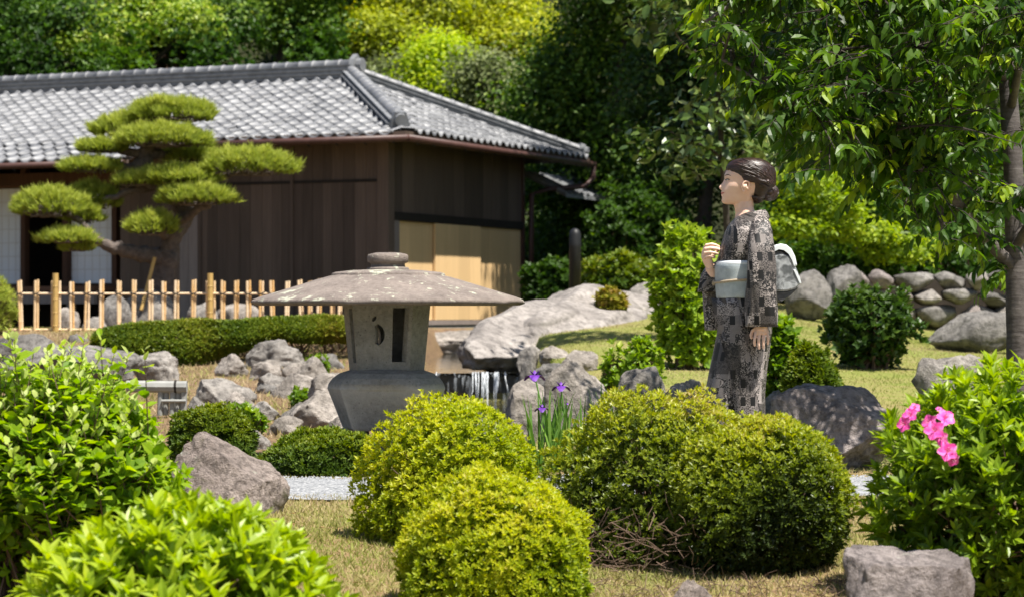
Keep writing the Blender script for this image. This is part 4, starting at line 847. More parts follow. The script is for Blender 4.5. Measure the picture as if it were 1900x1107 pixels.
loose('dark_shrub', 'dark open shrub standing in the shade before the stone wall', 1525, 1702, 535, 658, 22, 1300, .08, 'leaf_darkshrub', 73, .4, .28, inner=.7)
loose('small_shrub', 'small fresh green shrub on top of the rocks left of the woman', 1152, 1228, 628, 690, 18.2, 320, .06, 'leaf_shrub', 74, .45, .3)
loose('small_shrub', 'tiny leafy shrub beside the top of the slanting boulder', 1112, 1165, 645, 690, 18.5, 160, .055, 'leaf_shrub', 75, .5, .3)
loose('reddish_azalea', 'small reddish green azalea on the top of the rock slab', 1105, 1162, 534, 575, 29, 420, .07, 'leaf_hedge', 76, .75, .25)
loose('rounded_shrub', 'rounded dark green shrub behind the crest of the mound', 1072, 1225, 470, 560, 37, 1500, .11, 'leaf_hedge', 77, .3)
loose('clipped_pine_shrub', 'yellow green tuft of a small pine at the left edge behind the fence', -60, 34, 512, 602, 29.2, 1400, .07, 'needle', 78, .6, tmpl=T_NEEDLE, k=9)
for i, (x, y, D) in enumerate(((470, 782, 16.2), (590, 678, 23), (445, 770, 17.5), (560, 745, 19))):
    loose('bank_plant', ['small green weed between the bank rocks above the low dark bush', 'small weed under the right end of the hedge', 'leafy weed beside the rounded mossy rock', 'tiny weed growing beside the tall tilted rock'][i], x-22, x+22, y-22, y+14, D, 90, .05, 'leaf_shrub', 80+i, .35, .3, cat='plant')
# ------------------------------------------------------------------ irises
def iris_mat():
    s = NT('iris_petal'); v = s.coord('Object'); f = s.noise(v, 50, 3); s.base(s.ramp(f, [(.3, (.06, .01, .17)), (.7, (.17, .04, .38))]), .5, .3)
iris_mat(); plain('iris_stalk', (.12, .24, .05), .5, .2, 20, 0)
def iris(px, py, D, nl, label, flowers, h=.42):
    b = P(px, py, D); b[2] = max(float(ground_z(b[0], D)), -.08); th = thing('iris_plant', b, label, 'iris', 'irises by the pool'); 
    for i in range(nl):
        a = R.uniform(0, 6.28); hh = h*R.uniform(.55, 1.15); lean = R.uniform(.05, .38); d = np.array([math.cos(a), math.sin(a)*.6, 0]); q = b+np.array([R.normal(0, .06), R.normal(0, .05), 0]); sd = unit(np.cross(d, ZU)+R.normal(0, .3, 3)*np.array([1, 1, 0])); V = []; F = []
        for j, t in enumerate((0, .35, .65, .88, 1)): p = q+ZU*hh*(t-.18*lean*t**3)+d*hh*lean*t**2; ww = .011*(1-t**2.5)+.0005; V += [p-sd*ww, p+sd*ww]
        for j in range(4): F.append((2*j, 2*j+1, 2*j+3, 2*j+2))
        obj('leaf', V, F, 'leaf_iris', th, loc=q, tone=np.full(len(V), np.clip(R.normal(.42, .18), 0, 1)))
    for fx, fy, sz in flowers:
        t = P(fx, fy, D); m = (b+t)/2+np.array([R.normal(0, .02), 0, .02]); g = G(); g.tube([b, m, t], [.005, .0045, .004], 6); st = g.obj('stalk', 'iris_stalk', th)
        for i in range(3):                      # three falls that droop, three short standards
            a = i*2.094+.5; d = np.array([math.cos(a), math.sin(a), 0]); sd = np.cross(d, ZU)
            for kind in (0, 1):
                if kind: a2 = a+1.05; d = np.array([math.cos(a2), math.sin(a2), 0]); sd = np.cross(d, ZU)
                V = []; F = []
                for tt in np.linspace(0, 1, 5):
                    ww = sz*(.4*math.sin(math.pi*(tt*.8+.12))) if not kind else sz*.16*math.sin(math.pi*(tt*.85+.1)); p = t+d*sz*tt*(.95 if not kind else .4)+ZU*sz*((.45*tt-.85*tt*tt) if not kind else .42*tt)
                    V += [p-sd*ww, p+ZU*sz*.05, p+sd*ww]
                for j in range(4): F += [(3*j, 3*j+1, 3*j+4, 3*j+3), (3*j+1, 3*j+2, 3*j+5, 3*j+4)]
                obj('petal', V, F, 'iris_petal', st, smooth=True)
iris(1045, 815, 13.2, 40, 'iris clump with two tall purple blooms above the boulder', [(992, 697, .07), (1041, 717, .062)])
iris(1010, 830, 13., 34, 'iris clump with one low purple bloom beside the round clipped bush', [(1006, 757, .05), (1053, 748, .014)])
iris(1110, 805, 13.6, 36, 'iris leaves without flowers in front of the squat boulder', []); iris(1185, 800, 14, 44, 'tall iris leaves without flowers behind the wide clipped bush', [], .36); iris(1225, 800, 14.2, 16, 'iris leaves beside the rock touching the kimono', [], .3)
# dry litter and weeds at the foot of the front bushes
g = G(); rr = np.random.default_rng(17)
for i in range(700):
    x = rr.uniform(1040, 1640); D_ = rr.uniform(7.4, 8.7); p = P(x, 900, D_); p[2] = float(ground_z(p[0], D_))+.006; d = unit(rr.normal(0, 1, 3)*np.array([1, 1, .35]))*rr.uniform(.03, .11); d[2] = abs(d[2]); g.tube([p, p+d*.6+np.array([0, 0, .008]), p+d], [.0017, .0014, .0007], 3)
tag(g.obj('dry_litter', 'grass_dry' if 'grass_dry' in MATS else 'twig'), 'dry twigs and straw on the soil under the front bushes', 'litter', kind='stuff')
for i, (x, D_, lab) in enumerate(((1130, 8.0, 'low weeds on the soil between the front clipped bushes'), (1420, 7.75, 'small fern under the right mound of the wide bush'), (1660, 7.6, 'tiny plant at the foot of the purplish rock'))):
    c = P(x, 1000, D_); lance_bush('ground_weed', lab, (c[0], D_, float(ground_z(c[0], D_))+.02), (.1, .08, .045), 40, .028, 5, 'leaf_shrub', T_OVAL, 130+i, -.1, .8, .5, single=0, cat='plant')
# fallen leaves on the near lawn
n = 260; fx = R.uniform(-1.3, 2.2, n); fy = R.uniform(7.6, 11., n); a = unit(np.stack([R.normal(size=n), R.normal(size=n), R.normal(0, .12, n)], -1)); leafmat('dead_leaf', [(.12, .06, .03), (.26, .14, .06), (.4, .28, .14)], .7, .1, .2)
V, F, T = leafgeo(T_QUAD, np.stack([fx, fy, ground_z(fx, fy)+.012], -1), a, np.tile(np.array([0, 0, 1.]), (n, 1)), R.uniform(.015, .035, n), R.uniform(0, 1, n)); tag(obj('fallen_leaves', V, F, 'dead_leaf', tone=T), 'brown fallen leaves scattered on the near lawn', 'leaf litter', kind='stuff')

# ------------------------------------------------------------------ trained pine
PD = 33.6
pine = thing('pine_tree', P(300, 560, PD), 'cloud pruned pine with layered yellow green pads before the house', 'pine tree')
def ptube(name, pts, rad, n=10):
    pts = np.array([P(*q) for q in pts]); k = 5; tt = np.linspace(0, len(pts)-1, k*(len(pts)-1)+1); sm = np.stack([np.interp(tt, np.arange(len(pts)), pts[:, i]) for i in range(3)], -1)
    for _ in range(2): sm[1:-1] = (sm[:-2]+2*sm[1:-1]+sm[2:])/4
    rd = np.interp(tt, np.arange(len(pts)), rad); sm[1:-1] += R.normal(0, .012, sm[1:-1].shape); g = G(); g.tube(sm, rd*(1+R.normal(0, .07, len(rd))), n); return g.obj(name, 'bark_pine', pine, smooth=True)
D0 = PD
ptube('trunk', [(298, 572, D0), (302, 530, D0), (312, 480, D0), (318, 440, D0), (345, 400, D0+.1), (325, 360, D0+.15), (285, 330, D0+.1), (262, 312, D0), (272, 280, D0), (292, 245, D0), (305, 220, D0)], [.2, .17, .155, .14, .12, .125, .125, .13, .105, .08, .04])
limbs = [[(300, 480, D0), (262, 470, D0-.3), (220, 463, D0-.5), (180, 447, D0-.6), (155, 415, D0-.6), (120, 385, D0-.6)], [(178, 448, D0-.6), (150, 440, D0-.7), (115, 440, D0-.7)], [(320, 355, D0), (370, 340, D0-.2), (430, 318, D0-.2), (490, 310, D0-.2)], [(335, 410, D0), (372, 385, D0-.4), (400, 372, D0-.4)],
         [(310, 440, D0), (290, 425, D0-.4), (275, 420, D0-.4)], [(300, 345, D0), (250, 352, D0-.3), (190, 372, D0-.2)], [(262, 312, D0), (215, 312, D0), (170, 310, D0)], [(272, 285, D0), (225, 278, D0), (190, 276, D0)], [(285, 260, D0), (245, 250, D0+.2), (215, 245, D0+.3)], [(275, 285, D0), (330, 288, D0+.3), (380, 290, D0+.3)], [(290, 250, D0), (320, 258, D0-.3), (350, 262, D0-.3)], [(325, 375, D0), (290, 345, D0-.4), (245, 340, D0-.4)]]
for i, l in enumerate(limbs): ptube('limb', l, np.linspace(.13 if i == 0 else .075, .03, len(l)), 8)
pads = [(236, 400, 170, 236, 0), (168, 292, 204, 262, .3), (214, 392, 220, 282, -.35), (142, 232, 254, 288, 0), (112, 225, 288, 325, -.1), (300, 408, 270, 306, .4), (370, 550, 264, 336, -.2), (214, 300, 318, 348, -.45), (255, 400, 302, 348, -.4), (292, 436, 332, 388, -.6), (24, 165, 334, 415, -.6), (118, 222, 326, 398, .05), (72, 178, 420, 456, -.75), (115, 175, 440, 470, -.6), (236, 332, 382, 446, -.6), (120, 190, 372, 420, -.4)]
tw = G()
for i, (x0, x1, y0, y1, dD) in enumerate(pads):
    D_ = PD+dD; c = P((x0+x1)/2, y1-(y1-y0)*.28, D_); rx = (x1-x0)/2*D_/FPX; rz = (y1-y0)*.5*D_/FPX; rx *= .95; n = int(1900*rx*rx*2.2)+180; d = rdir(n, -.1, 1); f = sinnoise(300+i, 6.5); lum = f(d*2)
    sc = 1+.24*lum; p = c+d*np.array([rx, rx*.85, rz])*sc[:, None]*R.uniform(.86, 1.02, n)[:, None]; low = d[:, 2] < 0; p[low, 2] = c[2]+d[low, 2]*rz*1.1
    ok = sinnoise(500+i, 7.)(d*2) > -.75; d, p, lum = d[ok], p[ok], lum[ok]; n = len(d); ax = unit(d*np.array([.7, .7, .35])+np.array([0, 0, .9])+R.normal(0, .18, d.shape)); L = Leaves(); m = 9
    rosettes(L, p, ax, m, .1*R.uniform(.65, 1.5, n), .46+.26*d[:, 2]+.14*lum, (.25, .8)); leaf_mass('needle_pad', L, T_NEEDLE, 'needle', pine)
    for j in range(int(16+50*rx)):
        dd_ = rdir(1, -.1, .75)[0]; e_ = c+dd_*np.array([rx, rx*.85, rz])*.9; s_ = c+np.array([R.normal(0, .25*rx), R.normal(0, .2*rx), -.25*rz]); tw.tube([s_, (s_+e_)/2+R.normal(0, .02, 3), e_], [.014, .01, .005], 4)
tw.obj('twigs', 'bark_pine', pine, kind='stuff')
g = G(); g.tube([P(262, 575, PD-.6), P(287, 478, PD-.4)], .025, 8); tag(g.obj('prop_pole', 'bamboo_post', loc=P(262, 575, PD-.6)), 'slanting wooden prop under the pine limb', 'prop pole')
# ------------------------------------------------------------------ trees
leafmat('leaf_cherry', [(.016, .042, .005), (.038, .088, .007), (.095, .18, .01), (.32, .43, .02)], .42, .42, .3)
leafmat('leaf_evergreen', [(.012, .032, .006), (.03, .07, .01), (.06, .12, .014), (.13, .2, .02)], .5, .35, .3)
leafmat('leaf_forest', [(.02, .05, .008), (.05, .11, .014), (.11, .2, .02), (.22, .31, .03)], .5, .35, .3)
leafmat('leaf_yellow', [(.1, .135, .012), (.24, .29, .016), (.42, .46, .025), (.58, .56, .045)], .5, .4, .3)
leafmat('leaf_lime', [(.12, .2, .01), (.26, .38, .012), (.42, .52, .015), (.55, .6, .03)], .5, .45, .3)
leafmat('leaf_greygreen', [(.05, .07, .025), (.12, .15, .05), (.2, .24, .09), (.3, .33, .15)], .5, .3, .3)
leafmat('leaf_magnolia', [(.03, .06, .012), (.07, .12, .02), (.16, .21, .05), (.34, .38, .13)], .34, .25, .6)
leafmat('leaf_maple', [(.1, .165, .012), (.21, .3, .016), (.34, .43, .022), (.46, .5, .04)], .5, .45, .3)
plain('bark', (.05, .04, .033), .95, .45, 12, .8, bdist=.02)
def bark_cherry():
    s = NT('bark_cherry'); v = s.pos((3, 3, 26)); f = s.noise(v, 1.5, 5, .65); v2 = s.pos(); b = s.noise(v2, 18, 6, .65); k = s.math('ADD', s.math('MULTIPLY', f, .55), s.math('MULTIPLY', b, .45))
    s.base(s.ramp(k, [(.3, (.03, .024, .022)), (.5, (.085, .072, .067)), (.7, (.17, .15, .138))]), .7, .35); s.bump(k, .7, .012)
bark_cherry()
def limb_path(a, b, bend, k=6, rr=R):
    a = np.asarray(a); b = np.asarray(b); t = np.linspace(0, 1, k)[:, None]; m = rr.normal(0, 1, 3)*bend*np.linalg.norm(b-a); return a*(1-t)+b*t+m*np.sin(math.pi*t)*.5
def tree(name, label, base, blobs, n, size, mat, seed, trunk=.2, tone=.4, clump=.5, per=26, group=None, flat=.55, tmpl=T_QUAD, cat='tree', up=.6, single=0, barkm='bark', droop=.0, hole=0.):
    """trunk and limbs reaching into every blob of the crown; leaves gathered in clumps over the blobs"""
    base = np.asarray(base, float); th = thing(name, base, label, cat, group); rr = np.random.default_rng(seed); bl = np.array([b[:6] for b in blobs], float)
    top = bl[np.argmax(bl[:, 2])]; g = G(); tp = limb_path(base-ZU*.15, top[:3]-ZU*top[5]*.3, .06, 9, rr); g.tube(tp, np.linspace(trunk, trunk*.25, 9)*(1+rr.normal(0, .05, 9)), 9); g.obj('trunk', barkm, th, smooth=True)
    g = G(); vol = bl[:, 3]*bl[:, 5]+bl[:, 3]*bl[:, 4]; share = vol/vol.sum(); L = Leaves(); f = sinnoise(seed, 1.5)
    for b, sh in zip(bl, share):
        k = np.argmin(np.linalg.norm(tp[2:]-b[:3], axis=1)+tp[2:, 2]*.3)+2; lp = limb_path(tp[k], b[:3], .12, 6, rr); g.tube(lp, np.linspace(trunk*.4, trunk*.1, 6), 6)
        m = max(3, int(n*sh/per)); d = rdir(m, -.75, 1); rad = rr.uniform(.55, 1., m)**.6; cc = b[:3]+d*b[3:]*rad[:, None]; ct = rr.normal(0, .22, m)
        if hole: ok = f(cc) > -hole; cc, d, ct = cc[ok], d[ok], ct[ok]; m = len(cc)
        for j in range(0, m, 3): g.tube(limb_path(b[:3]+(cc[j]-b[:3])*.15, cc[j], .12, 4, rr), [trunk*.09, trunk*.07, trunk*.05, trunk*.02], 4)
        q = np.repeat(np.arange(m), per); M = len(q); off = rr.normal(0, 1, (M, 3))*clump*rr.uniform(.5, 1.5, m)[q][:, None]*np.array([1, 1, flat])*.6; p = cc[q]+off
        nn = unit(np.array([0, 0, up])+d[q]*.5+rr.normal(0, .45, (M, 3))); a = unit(np.cross(nn, rr.normal(size=(M, 3)))-np.array([0, 0, droop])); L.add(p, a, nn, size*rr.uniform(.7, 1.25, M), tone+ct[q]+.1*f(p)+rr.normal(0, .1, M)+.2*off[:, 2]/clump)
    g.obj('limbs', barkm, th, smooth=True, kind='stuff'); leaf_mass('crown', L, tmpl, mat, th, single=single); return th
def blob(x0, x1, y0, y1, D, dep=1.):
    c = P((x0+x1)/2, (y0+y1)/2, D); rx = (x1-x0)/2*D/FPX; rz = (y1-y0)/2*D/FPX; return (*c, rx, rx*dep, rz)
def gp(px, D): p = P(px, 575, D); p[2] = float(ground_z(p[0], D)); return p
# far wood behind the roof, left to right
tree('forest_tree', 'shaded broadleaf tree with a pale trunk at the top left corner', gp(40, 60), [blob(-160, 60, -60, 70, 60), blob(-60, 120, -160, 10, 61), blob(60, 170, 0, 55, 59), blob(-40, 60, 70, 150, 60)], 15000, .15, 'leaf_forest', 401, .28, .22)
tree('forest_tree', 'feathery light green tree behind the left end of the roof', gp(230, 62), [blob(120, 260, 25, 110, 62), blob(210, 330, -30, 70, 63), blob(300, 400, 10, 80, 62), blob(140, 330, -130, 0, 64)], 17000, .13, 'leaf_shrub', 402, .22, .55, hole=.7)
tree('forest_tree', 'dark green tree above the middle of the roof ridge', gp(480, 66), [blob(370, 520, -20, 90, 66), blob(480, 640, 0, 110, 67), blob(420, 660, -150, 10, 67)], 17000, .14, 'leaf_forest', 403, .26, .56)
tree('forest_tree', 'olive green tree behind the right half of the roof ridge', gp(590, 72), [blob(500, 640, 10, 110, 72), blob(560, 700, -60, 60, 72)], 12000, .15, 'leaf_forest', 404, .26, .6)
tree('yellow_tree', 'olive yellow tree above the end of the roof ridge', gp(720, 68), [blob(620, 780, 20, 115, 68), blob(690, 860, -40, 60, 69), blob(640, 800, -120, 0, 70)], 17000, .13, 'leaf_yellow', 405, .24, .42, hole=.8)
tree('lime_tree', 'vivid lime green young tree right of the roof ridge end', gp(815, 63), [blob(765, 865, 70, 165, 63), blob(780, 850, 130, 215, 62.5)], 9000, .12, 'leaf_lime', 406, .14, .5)
tree('yellow_tree', 'pale yellow tree at the top centre', gp(930, 71), [blob(840, 1000, -30, 80, 71), blob(880, 1030, 30, 130, 70), blob(830, 960, 60, 150, 72)], 16000, .13, 'leaf_yellow', 407, .22, .5, hole=.8)
tree('grey_tree', 'grey green bushy tree behind the far roof slope', gp(905, 60), [blob(850, 960, 100, 210, 60), blob(900, 1010, 150, 250, 60), blob(690, 800, 110, 190, 66)], 11000, .13, 'leaf_greygreen', 408, .18, .5)
# big dark evergreens in the middle and right; unseen upper crowns added above to shade them
tree('evergreen_tree', 'tall dense dark evergreen right of the roof', gp(1110, 48), [blob(940, 1090, 120, 260, 48), blob(1000, 1200, 10, 200, 48), blob(1020, 1240, 170, 380, 48), blob(960, 1140, 240, 420, 49), blob(1050, 1300, -160, 60, 47), blob(1000, 1250, 360, 560, 49)], 42000, .12, 'leaf_forest', 411, .16, .5, clump=.45)
tree('evergreen_tree', 'dark evergreen filling the shade behind the woman', gp(1300, 44), [blob(1150, 1330, 60, 260, 44), blob(1200, 1420, 180, 400, 44), blob(1150, 1320, 330, 520, 45), blob(1250, 1500, -60, 200, 44), blob(1200, 1620, -520, -160, 42)], 36000, .12, 'leaf_evergreen', 412, .16, .35, clump=.45)
tree('evergreen_tree', 'dark evergreen behind the cherry tree at the top right', gp(1640, 42), [blob(1420, 1640, 120, 330, 42), blob(1560, 1800, 0, 260, 42), blob(1750, 1960, 100, 380, 43), blob(1480, 1760, 260, 480, 42), blob(1450, 1950, -560, -120, 40), blob(1750, 2300, -500, 0, 40)], 36000, .13, 'leaf_shrub', 413, .3, .42, clump=.5, hole=.9)
tree('evergreen_tree', 'very dark evergreen low behind the bollard', gp(1010, 51), [blob(950, 1120, 380, 560, 51), blob(1080, 1260, 420, 560, 52), blob(880, 1010, 220, 420, 53)], 16000, .13, 'leaf_evergreen', 414, .2, .3)
tree('maple_tree', 'bright yellow green maple between the woman and the cherry tree', gp(1790, 35), [blob(1425, 1530, 318, 360, 32.5, 1.), blob(1460, 1590, 365, 410, 33), blob(1420, 1520, 400, 445, 32.5), blob(1540, 1660, 410, 455, 33.5), blob(1500, 1610, 325, 365, 34), blob(1600, 1720, 440, 490, 34)], 9500, .085, 'leaf_maple', 415, .08, .36, clump=.22, flat=.3)
tree('magnolia_tree', 'large leaved glossy tree with pale leaf sprays above the woman', gp(1365, 25.5), [blob(1215, 1330, 215, 300, 25), blob(1270, 1420, 150, 250, 25.2), blob(1240, 1320, 290, 345, 25), blob(1180, 1310, -20, 90, 24.5), blob(1330, 1440, 230, 330, 25.5), blob(1210, 1420, -160, -20, 25)], 1500, .13, 'leaf_magnolia', 416, .05, .36, clump=.22, per=9, tmpl=T_OVAL, single=200)
loose('ivy_mass', 'mass of dark ivy and shrubs hanging over the stone wall', 1480, 1700, 420, 540, 35, 2200, .1, 'leaf_forest', 421, .38, .25); loose('ivy_mass', 'shaded leafy shrubs over the right end of the stone wall', 1660, 1930, 400, 540, 35.5, 2600, .1, 'leaf_forest', 422, .34, .25)
loose('wood_shrub', 'dark undergrowth behind the maple and the woman', 1380, 1560, 330, 540, 37, 2400, .12, 'leaf_forest', 431, .3, .3); loose('wood_shrub', 'undergrowth behind the cherry limb, left of its trunk', 1540, 1780, 300, 480, 38, 2600, .12, 'leaf_forest', 432, .35, .3); loose('wood_shrub', 'sunlit undergrowth beyond the cherry trunk at the right edge', 1740, 1960, 250, 470, 38.5, 2600, .12, 'leaf_forest', 433, .5, .3)
loose('wood_shrub', 'dark undergrowth above the bollard', 1080, 1290, 350, 520, 41, 2600, .12, 'leaf_evergreen', 434, .45, .3)
for i, (a, b, c_, d_, D_, tn, lab) in enumerate(((-60, 140, 50, 170, 57, .08, 'shaded undergrowth above the left end of the roof ridge'), (110, 330, 60, 170, 57.5, .35, 'green undergrowth behind the roof ridge under the feathery tree'), (300, 520, 50, 160, 58, .15, 'dark undergrowth behind the middle of the roof ridge'), (480, 690, 55, 160, 59, .25, 'undergrowth behind the right part of the roof ridge'), (-40, 200, -40, 80, 66, .03, 'deep shade foliage at the top left behind the trunk'), (180, 460, -40, 70, 72, .15, 'far foliage at the top between the left trees'))):
    loose('wood_shrub', lab, a, b, c_, d_, D_, 2600, .17, 'leaf_forest', 440+i, tn, .3)  # low tones put the shade of the wood's gaps into the leaf colour
loose('rounded_shrub', 'dark shrub in the shade between the bollard and the house', 960, 1090, 480, 590, 41, 1300, .11, 'leaf_evergreen', 423, .4)
# ------------------------------------------------------------------ cherry tree
CD = 14.; cb = P(1893, 800, CD); cb[2] = float(ground_z(cb[0], CD))
ch = thing('cherry_tree', cb, 'cherry tree with ringed grey trunk and drooping pointed leaves at the right edge', 'cherry tree'); rr = np.random.default_rng(55)
def ctube(name, pts, rad, n=12):
    pts = np.array([P(*q) for q in pts]); k = 6; tt = np.linspace(0, len(pts)-1, k*(len(pts)-1)+1); sm = np.stack([np.interp(tt, np.arange(len(pts)), pts[:, i]) for i in range(3)], -1)
    for _ in range(3): sm[1:-1] = (sm[:-2]+2*sm[1:-1]+sm[2:])/4
    rd = np.interp(tt, np.arange(len(pts)), rad); g = G(); g.tube(sm, rd*(1+rr.normal(0, .02, len(rd))), n); g.obj(name, 'bark_cherry', ch, smooth=True); return sm
trunk = ctube('trunk', [(1893, 880, CD), (1889, 650, CD), (1886, 480, CD), (1880, 300, CD), (1866, 100, CD), (1852, -60, CD), (1835, -260, CD), (1815, -480, CD)], [.078, .068, .063, .058, .05, .045, .036, .02], 16)
lim = [ctube('limb', l, np.linspace(r0, .008, len(l))) for l, r0 in (([(1884, 500, CD), (1840, 455, CD-.1), (1790, 395, CD-.3), (1745, 330, CD-.5), (1665, 285, CD-.8), (1560, 232, CD-1.0), (1440, 170, CD-1.2), (1340, 110, CD-1.3)], .04), ([(1882, 470, CD), (1800, 420, CD+.3), (1735, 345, CD+.5), (1690, 250, CD+.7), (1660, 130, CD+.8), (1640, -20, CD+.9)], .034),
       ([(1870, 150, CD), (1790, 60, CD-.4), (1680, -10, CD-.8), (1540, -40, CD-1.1), (1400, -20, CD-1.3), (1310, 40, CD-1.4)], .03), ([(1852, -60, CD), (1740, -180, CD-.3), (1580, -260, CD-.6), (1420, -260, CD-.8)], .03), ([(1745, 480, CD-.2), (1748, 330, CD-.2), (1745, 150, CD-.3), (1728, -20, CD-.4)], .014), ([(1876, 200, CD), (1900, 80, CD-.8), (1930, 0, CD-1.2)], .028), ([(1884, 460, CD), (1930, 380, CD-.5), (1990, 330, CD-.8)], .03), ([(1840, -200, CD), (1900, -330, CD+.8), (1980, -420, CD+1.4)], .03))]
pool = np.concatenate([l[3:] for l in lim]+[trunk[26:]])
lowx = [1285, 1300, 1350, 1400, 1450, 1500, 1560, 1620, 1700, 1780, 1860, 1910]; lowy = [90, 125, 150, 200, 285, 325, 365, 385, 435, 460, 520, 560]
g = G(); L = Leaves(); nb = 0
while nb < 330:
    inview = nb < 265  # the later, unseen branches above the view are added to cast shade
    x = rr.uniform(1292, 1905) if inview else rr.uniform(1350, 2050); y = rr.uniform(-60, 540) if inview else rr.uniform(-650, -60)
    if inview and y > np.interp(x, lowx, lowy)-8: continue
    if inview and 1600 < x < 1900 and 300 < y < 520 and rr.random() < .35: continue
    D_ = CD+rr.uniform(-1.7, 1.5); tip = P(x, y, D_); dist = np.linalg.norm(pool-tip, axis=1)+np.maximum(0, pool[:, 2]-tip[2]-.1)*.8; s_ = pool[np.argsort(dist)[rr.integers(0, 5)]]
    if np.linalg.norm(tip-s_) > 1.6: continue
    nb += 1; bp = limb_path(s_, tip, .1, 7, rr); bp[:, 2] += .06*np.sin(np.linspace(0, math.pi, 7)); g.tube(bp, np.linspace(.009, .0025, 7), 5)
    for t in np.linspace(.3, 1., 6):
        i0 = min(int(t*6), 5); q0 = bp[i0]+(bp[min(i0+1, 6)]-bp[i0])*(t*6-i0); dv = unit(np.array([rr.normal(-.25, .7), rr.normal(-.15, .7), rr.normal(-.05, .3)])); ln = rr.uniform(.14, .3); nleaf = rr.integers(6, 10); g.tube([q0, q0+dv*ln*.5, q0+dv*ln-ZU*.03], [.003, .0022, .0012], 3)
        tn = rr.normal(.42, .14); 
        if rr.random() < .12: tn += .4
        for j in range(nleaf):
            u = .2+.8*j/(nleaf-1); p = q0+dv*ln*u-ZU*.03*u*u; sgn = 1 if j % 2 else -1; sd = unit(np.cross(dv, ZU)); a = unit(dv*.55+sd*sgn*rr.uniform(.4, 1.)+np.array([0, 0, -rr.uniform(.1, 1.0)])+rr.normal(0, .2, 3)); L.add(p[None], a[None], unit(np.array([[0, 0, 1.]])+rr.normal(0, .4, (1, 3))), .092*rr.uniform(.65, 1.15), np.clip(tn+rr.normal(0, .1), 0, 1))
g.obj('twigs', 'bark', ch, kind='stuff'); leaf_mass('crown', L, T_CHERRY, 'leaf_cherry', ch, single=300)
# ------------------------------------------------------------------ the woman in a kimono
WD = 11.85; WS = WD/FPX
def hd(X, Y, y=0.): return np.array([(1280+X/5.535-950)*WS, WD+y, CAMZ-(280+Y/5.535-HZY)*WS])
def bd(X, Y, y=0.): return np.array([(1180+X/2.0895-950)*WS, WD+y, CAMZ-(270+Y/2.0895-HZY)*WS])
def skin_mat():
    s = NT('skin'); a = s.new('ShaderNodeAttribute', attribute_name='tone'); f = s.noise(s.coord('Object'), 30, 4)
    c = s.ramp(f, [(.3, (.8, .52, .39)), (.7, (.87, .6, .47))]); c = s.mix(a.outputs['Fac'], c, (.52, .13, .12)); s.base(c, .45, .4)
    s.b.inputs['Subsurface Weight'].default_value = .12; s.b.inputs['Subsurface Radius'].default_value = (.012, .005, .003); s.b.inputs['Subsurface Scale'].default_value = .5
skin_mat()
def hair_mat():
    s = NT('hair'); v = s.coord('Object', (1, 1, 1)); f = s.noise(s.coord('Object', (60, 60, 160)), 1, 5, .6, .5); s.base(s.ramp(f, [(.3, (.005, .003, .002)), (.7, (.045, .019, .012))]), .33, .6); s.bump(f, .7, .004)
hair_mat()
def kimono_mat(name, scale=1., dark=1.):
    s = NT(name); uv = s.new('ShaderNodeTexCoord').outputs['UV']
    def cell(sx, sy, ox):
        m = s.new('ShaderNodeMapping'); m.inputs['Scale'].default_value = (sx, sy, 1); m.inputs['Location'].default_value = (ox, ox*1.7, 0); s.link(uv, m.inputs[0])
        fl = s.new('ShaderNodeVectorMath', operation='FLOOR'); s.link(m.outputs[0], fl.inputs[0]); w_ = s.new('ShaderNodeTexWhiteNoise', noise_dimensions='2D'); s.link(fl.outputs[0], w_.inputs['Vector']); return w_.outputs[0], m.outputs[0]
    r1, c1 = cell(15, 11, 0.); r2, _ = cell(38, 23, 3.3); r3, _ = cell(9, 7, 7.1)
    lt, mid, dk = (np.array(k)*1 for k in ((.5, .44, .41), (.05, .042, .04), (.008, .0075, .0075)))
    vm = s.new('ShaderNodeMapping'); s.link(uv, vm.inputs[0]); f1 = s.noise(vm.outputs[0], 75, 3, .6, 1.6); vo = s.new('ShaderNodeTexVoronoi', feature='DISTANCE_TO_EDGE'); vo.inputs['Scale'].default_value = 110; s.link(uv, vo.inputs['Vector']); f2 = vo.outputs['Distance']
    f3 = s.noise(vm.outputs[0], 36, 2, .5, 3.)
    flo = s.ramp(f1, [(.52, (0, 0, 0)), (.55, (1, 1, 1))]); mes = s.ramp(f2, [(.07, (1, 1, 1)), (.12, (0, 0, 0))]); swi = s.ramp(f3, [(.44, (0, 0, 0)), (.48, (1, 1, 1)), (.56, (1, 1, 1)), (.6, (0, 0, 0))])
    pa = s.mix(s.ramp(r1, [(.0, (0, 0, 0)), (.5, (1, 1, 1))], 'CONSTANT'), flo, s.mix(s.ramp(r1, [(.0, (0, 0, 0)), (.68, (1, 1, 1))], 'CONSTANT'), mes, swi))
    bright = s.ramp(r3, [(0, (.16, .16, .16)), (1, (.95, .95, .95))]); ground = s.mix(s.ramp(r1, [(.2, (0, 0, 0)), (.9, (1, 1, 1))]), dk*2., mid)
    c = s.mix(pa, ground, s.mix(1., lt, bright, 'MULTIPLY'))
    c = s.mix(s.ramp(r2, [(.0, (1, 1, 1)), (.1, (0, 0, 0))], 'CONSTANT'), c, dk); c = s.mix(s.ramp(r2, [(.0, (0, 0, 0)), (.87, (.85, .85, .85))], 'CONSTANT'), c, s.mix(r3, mid, lt*.8))
    s.base(c, .55, .35); s.bump(s.noise(uv, 900, 2), .15, .001)
kimono_mat('kimono')
plain('kimono_lining', (.018, .017, .02), .8, .2, 20, .1); plain('inner_collar', (.6, .6, .6), .7, .05, 20, .1)
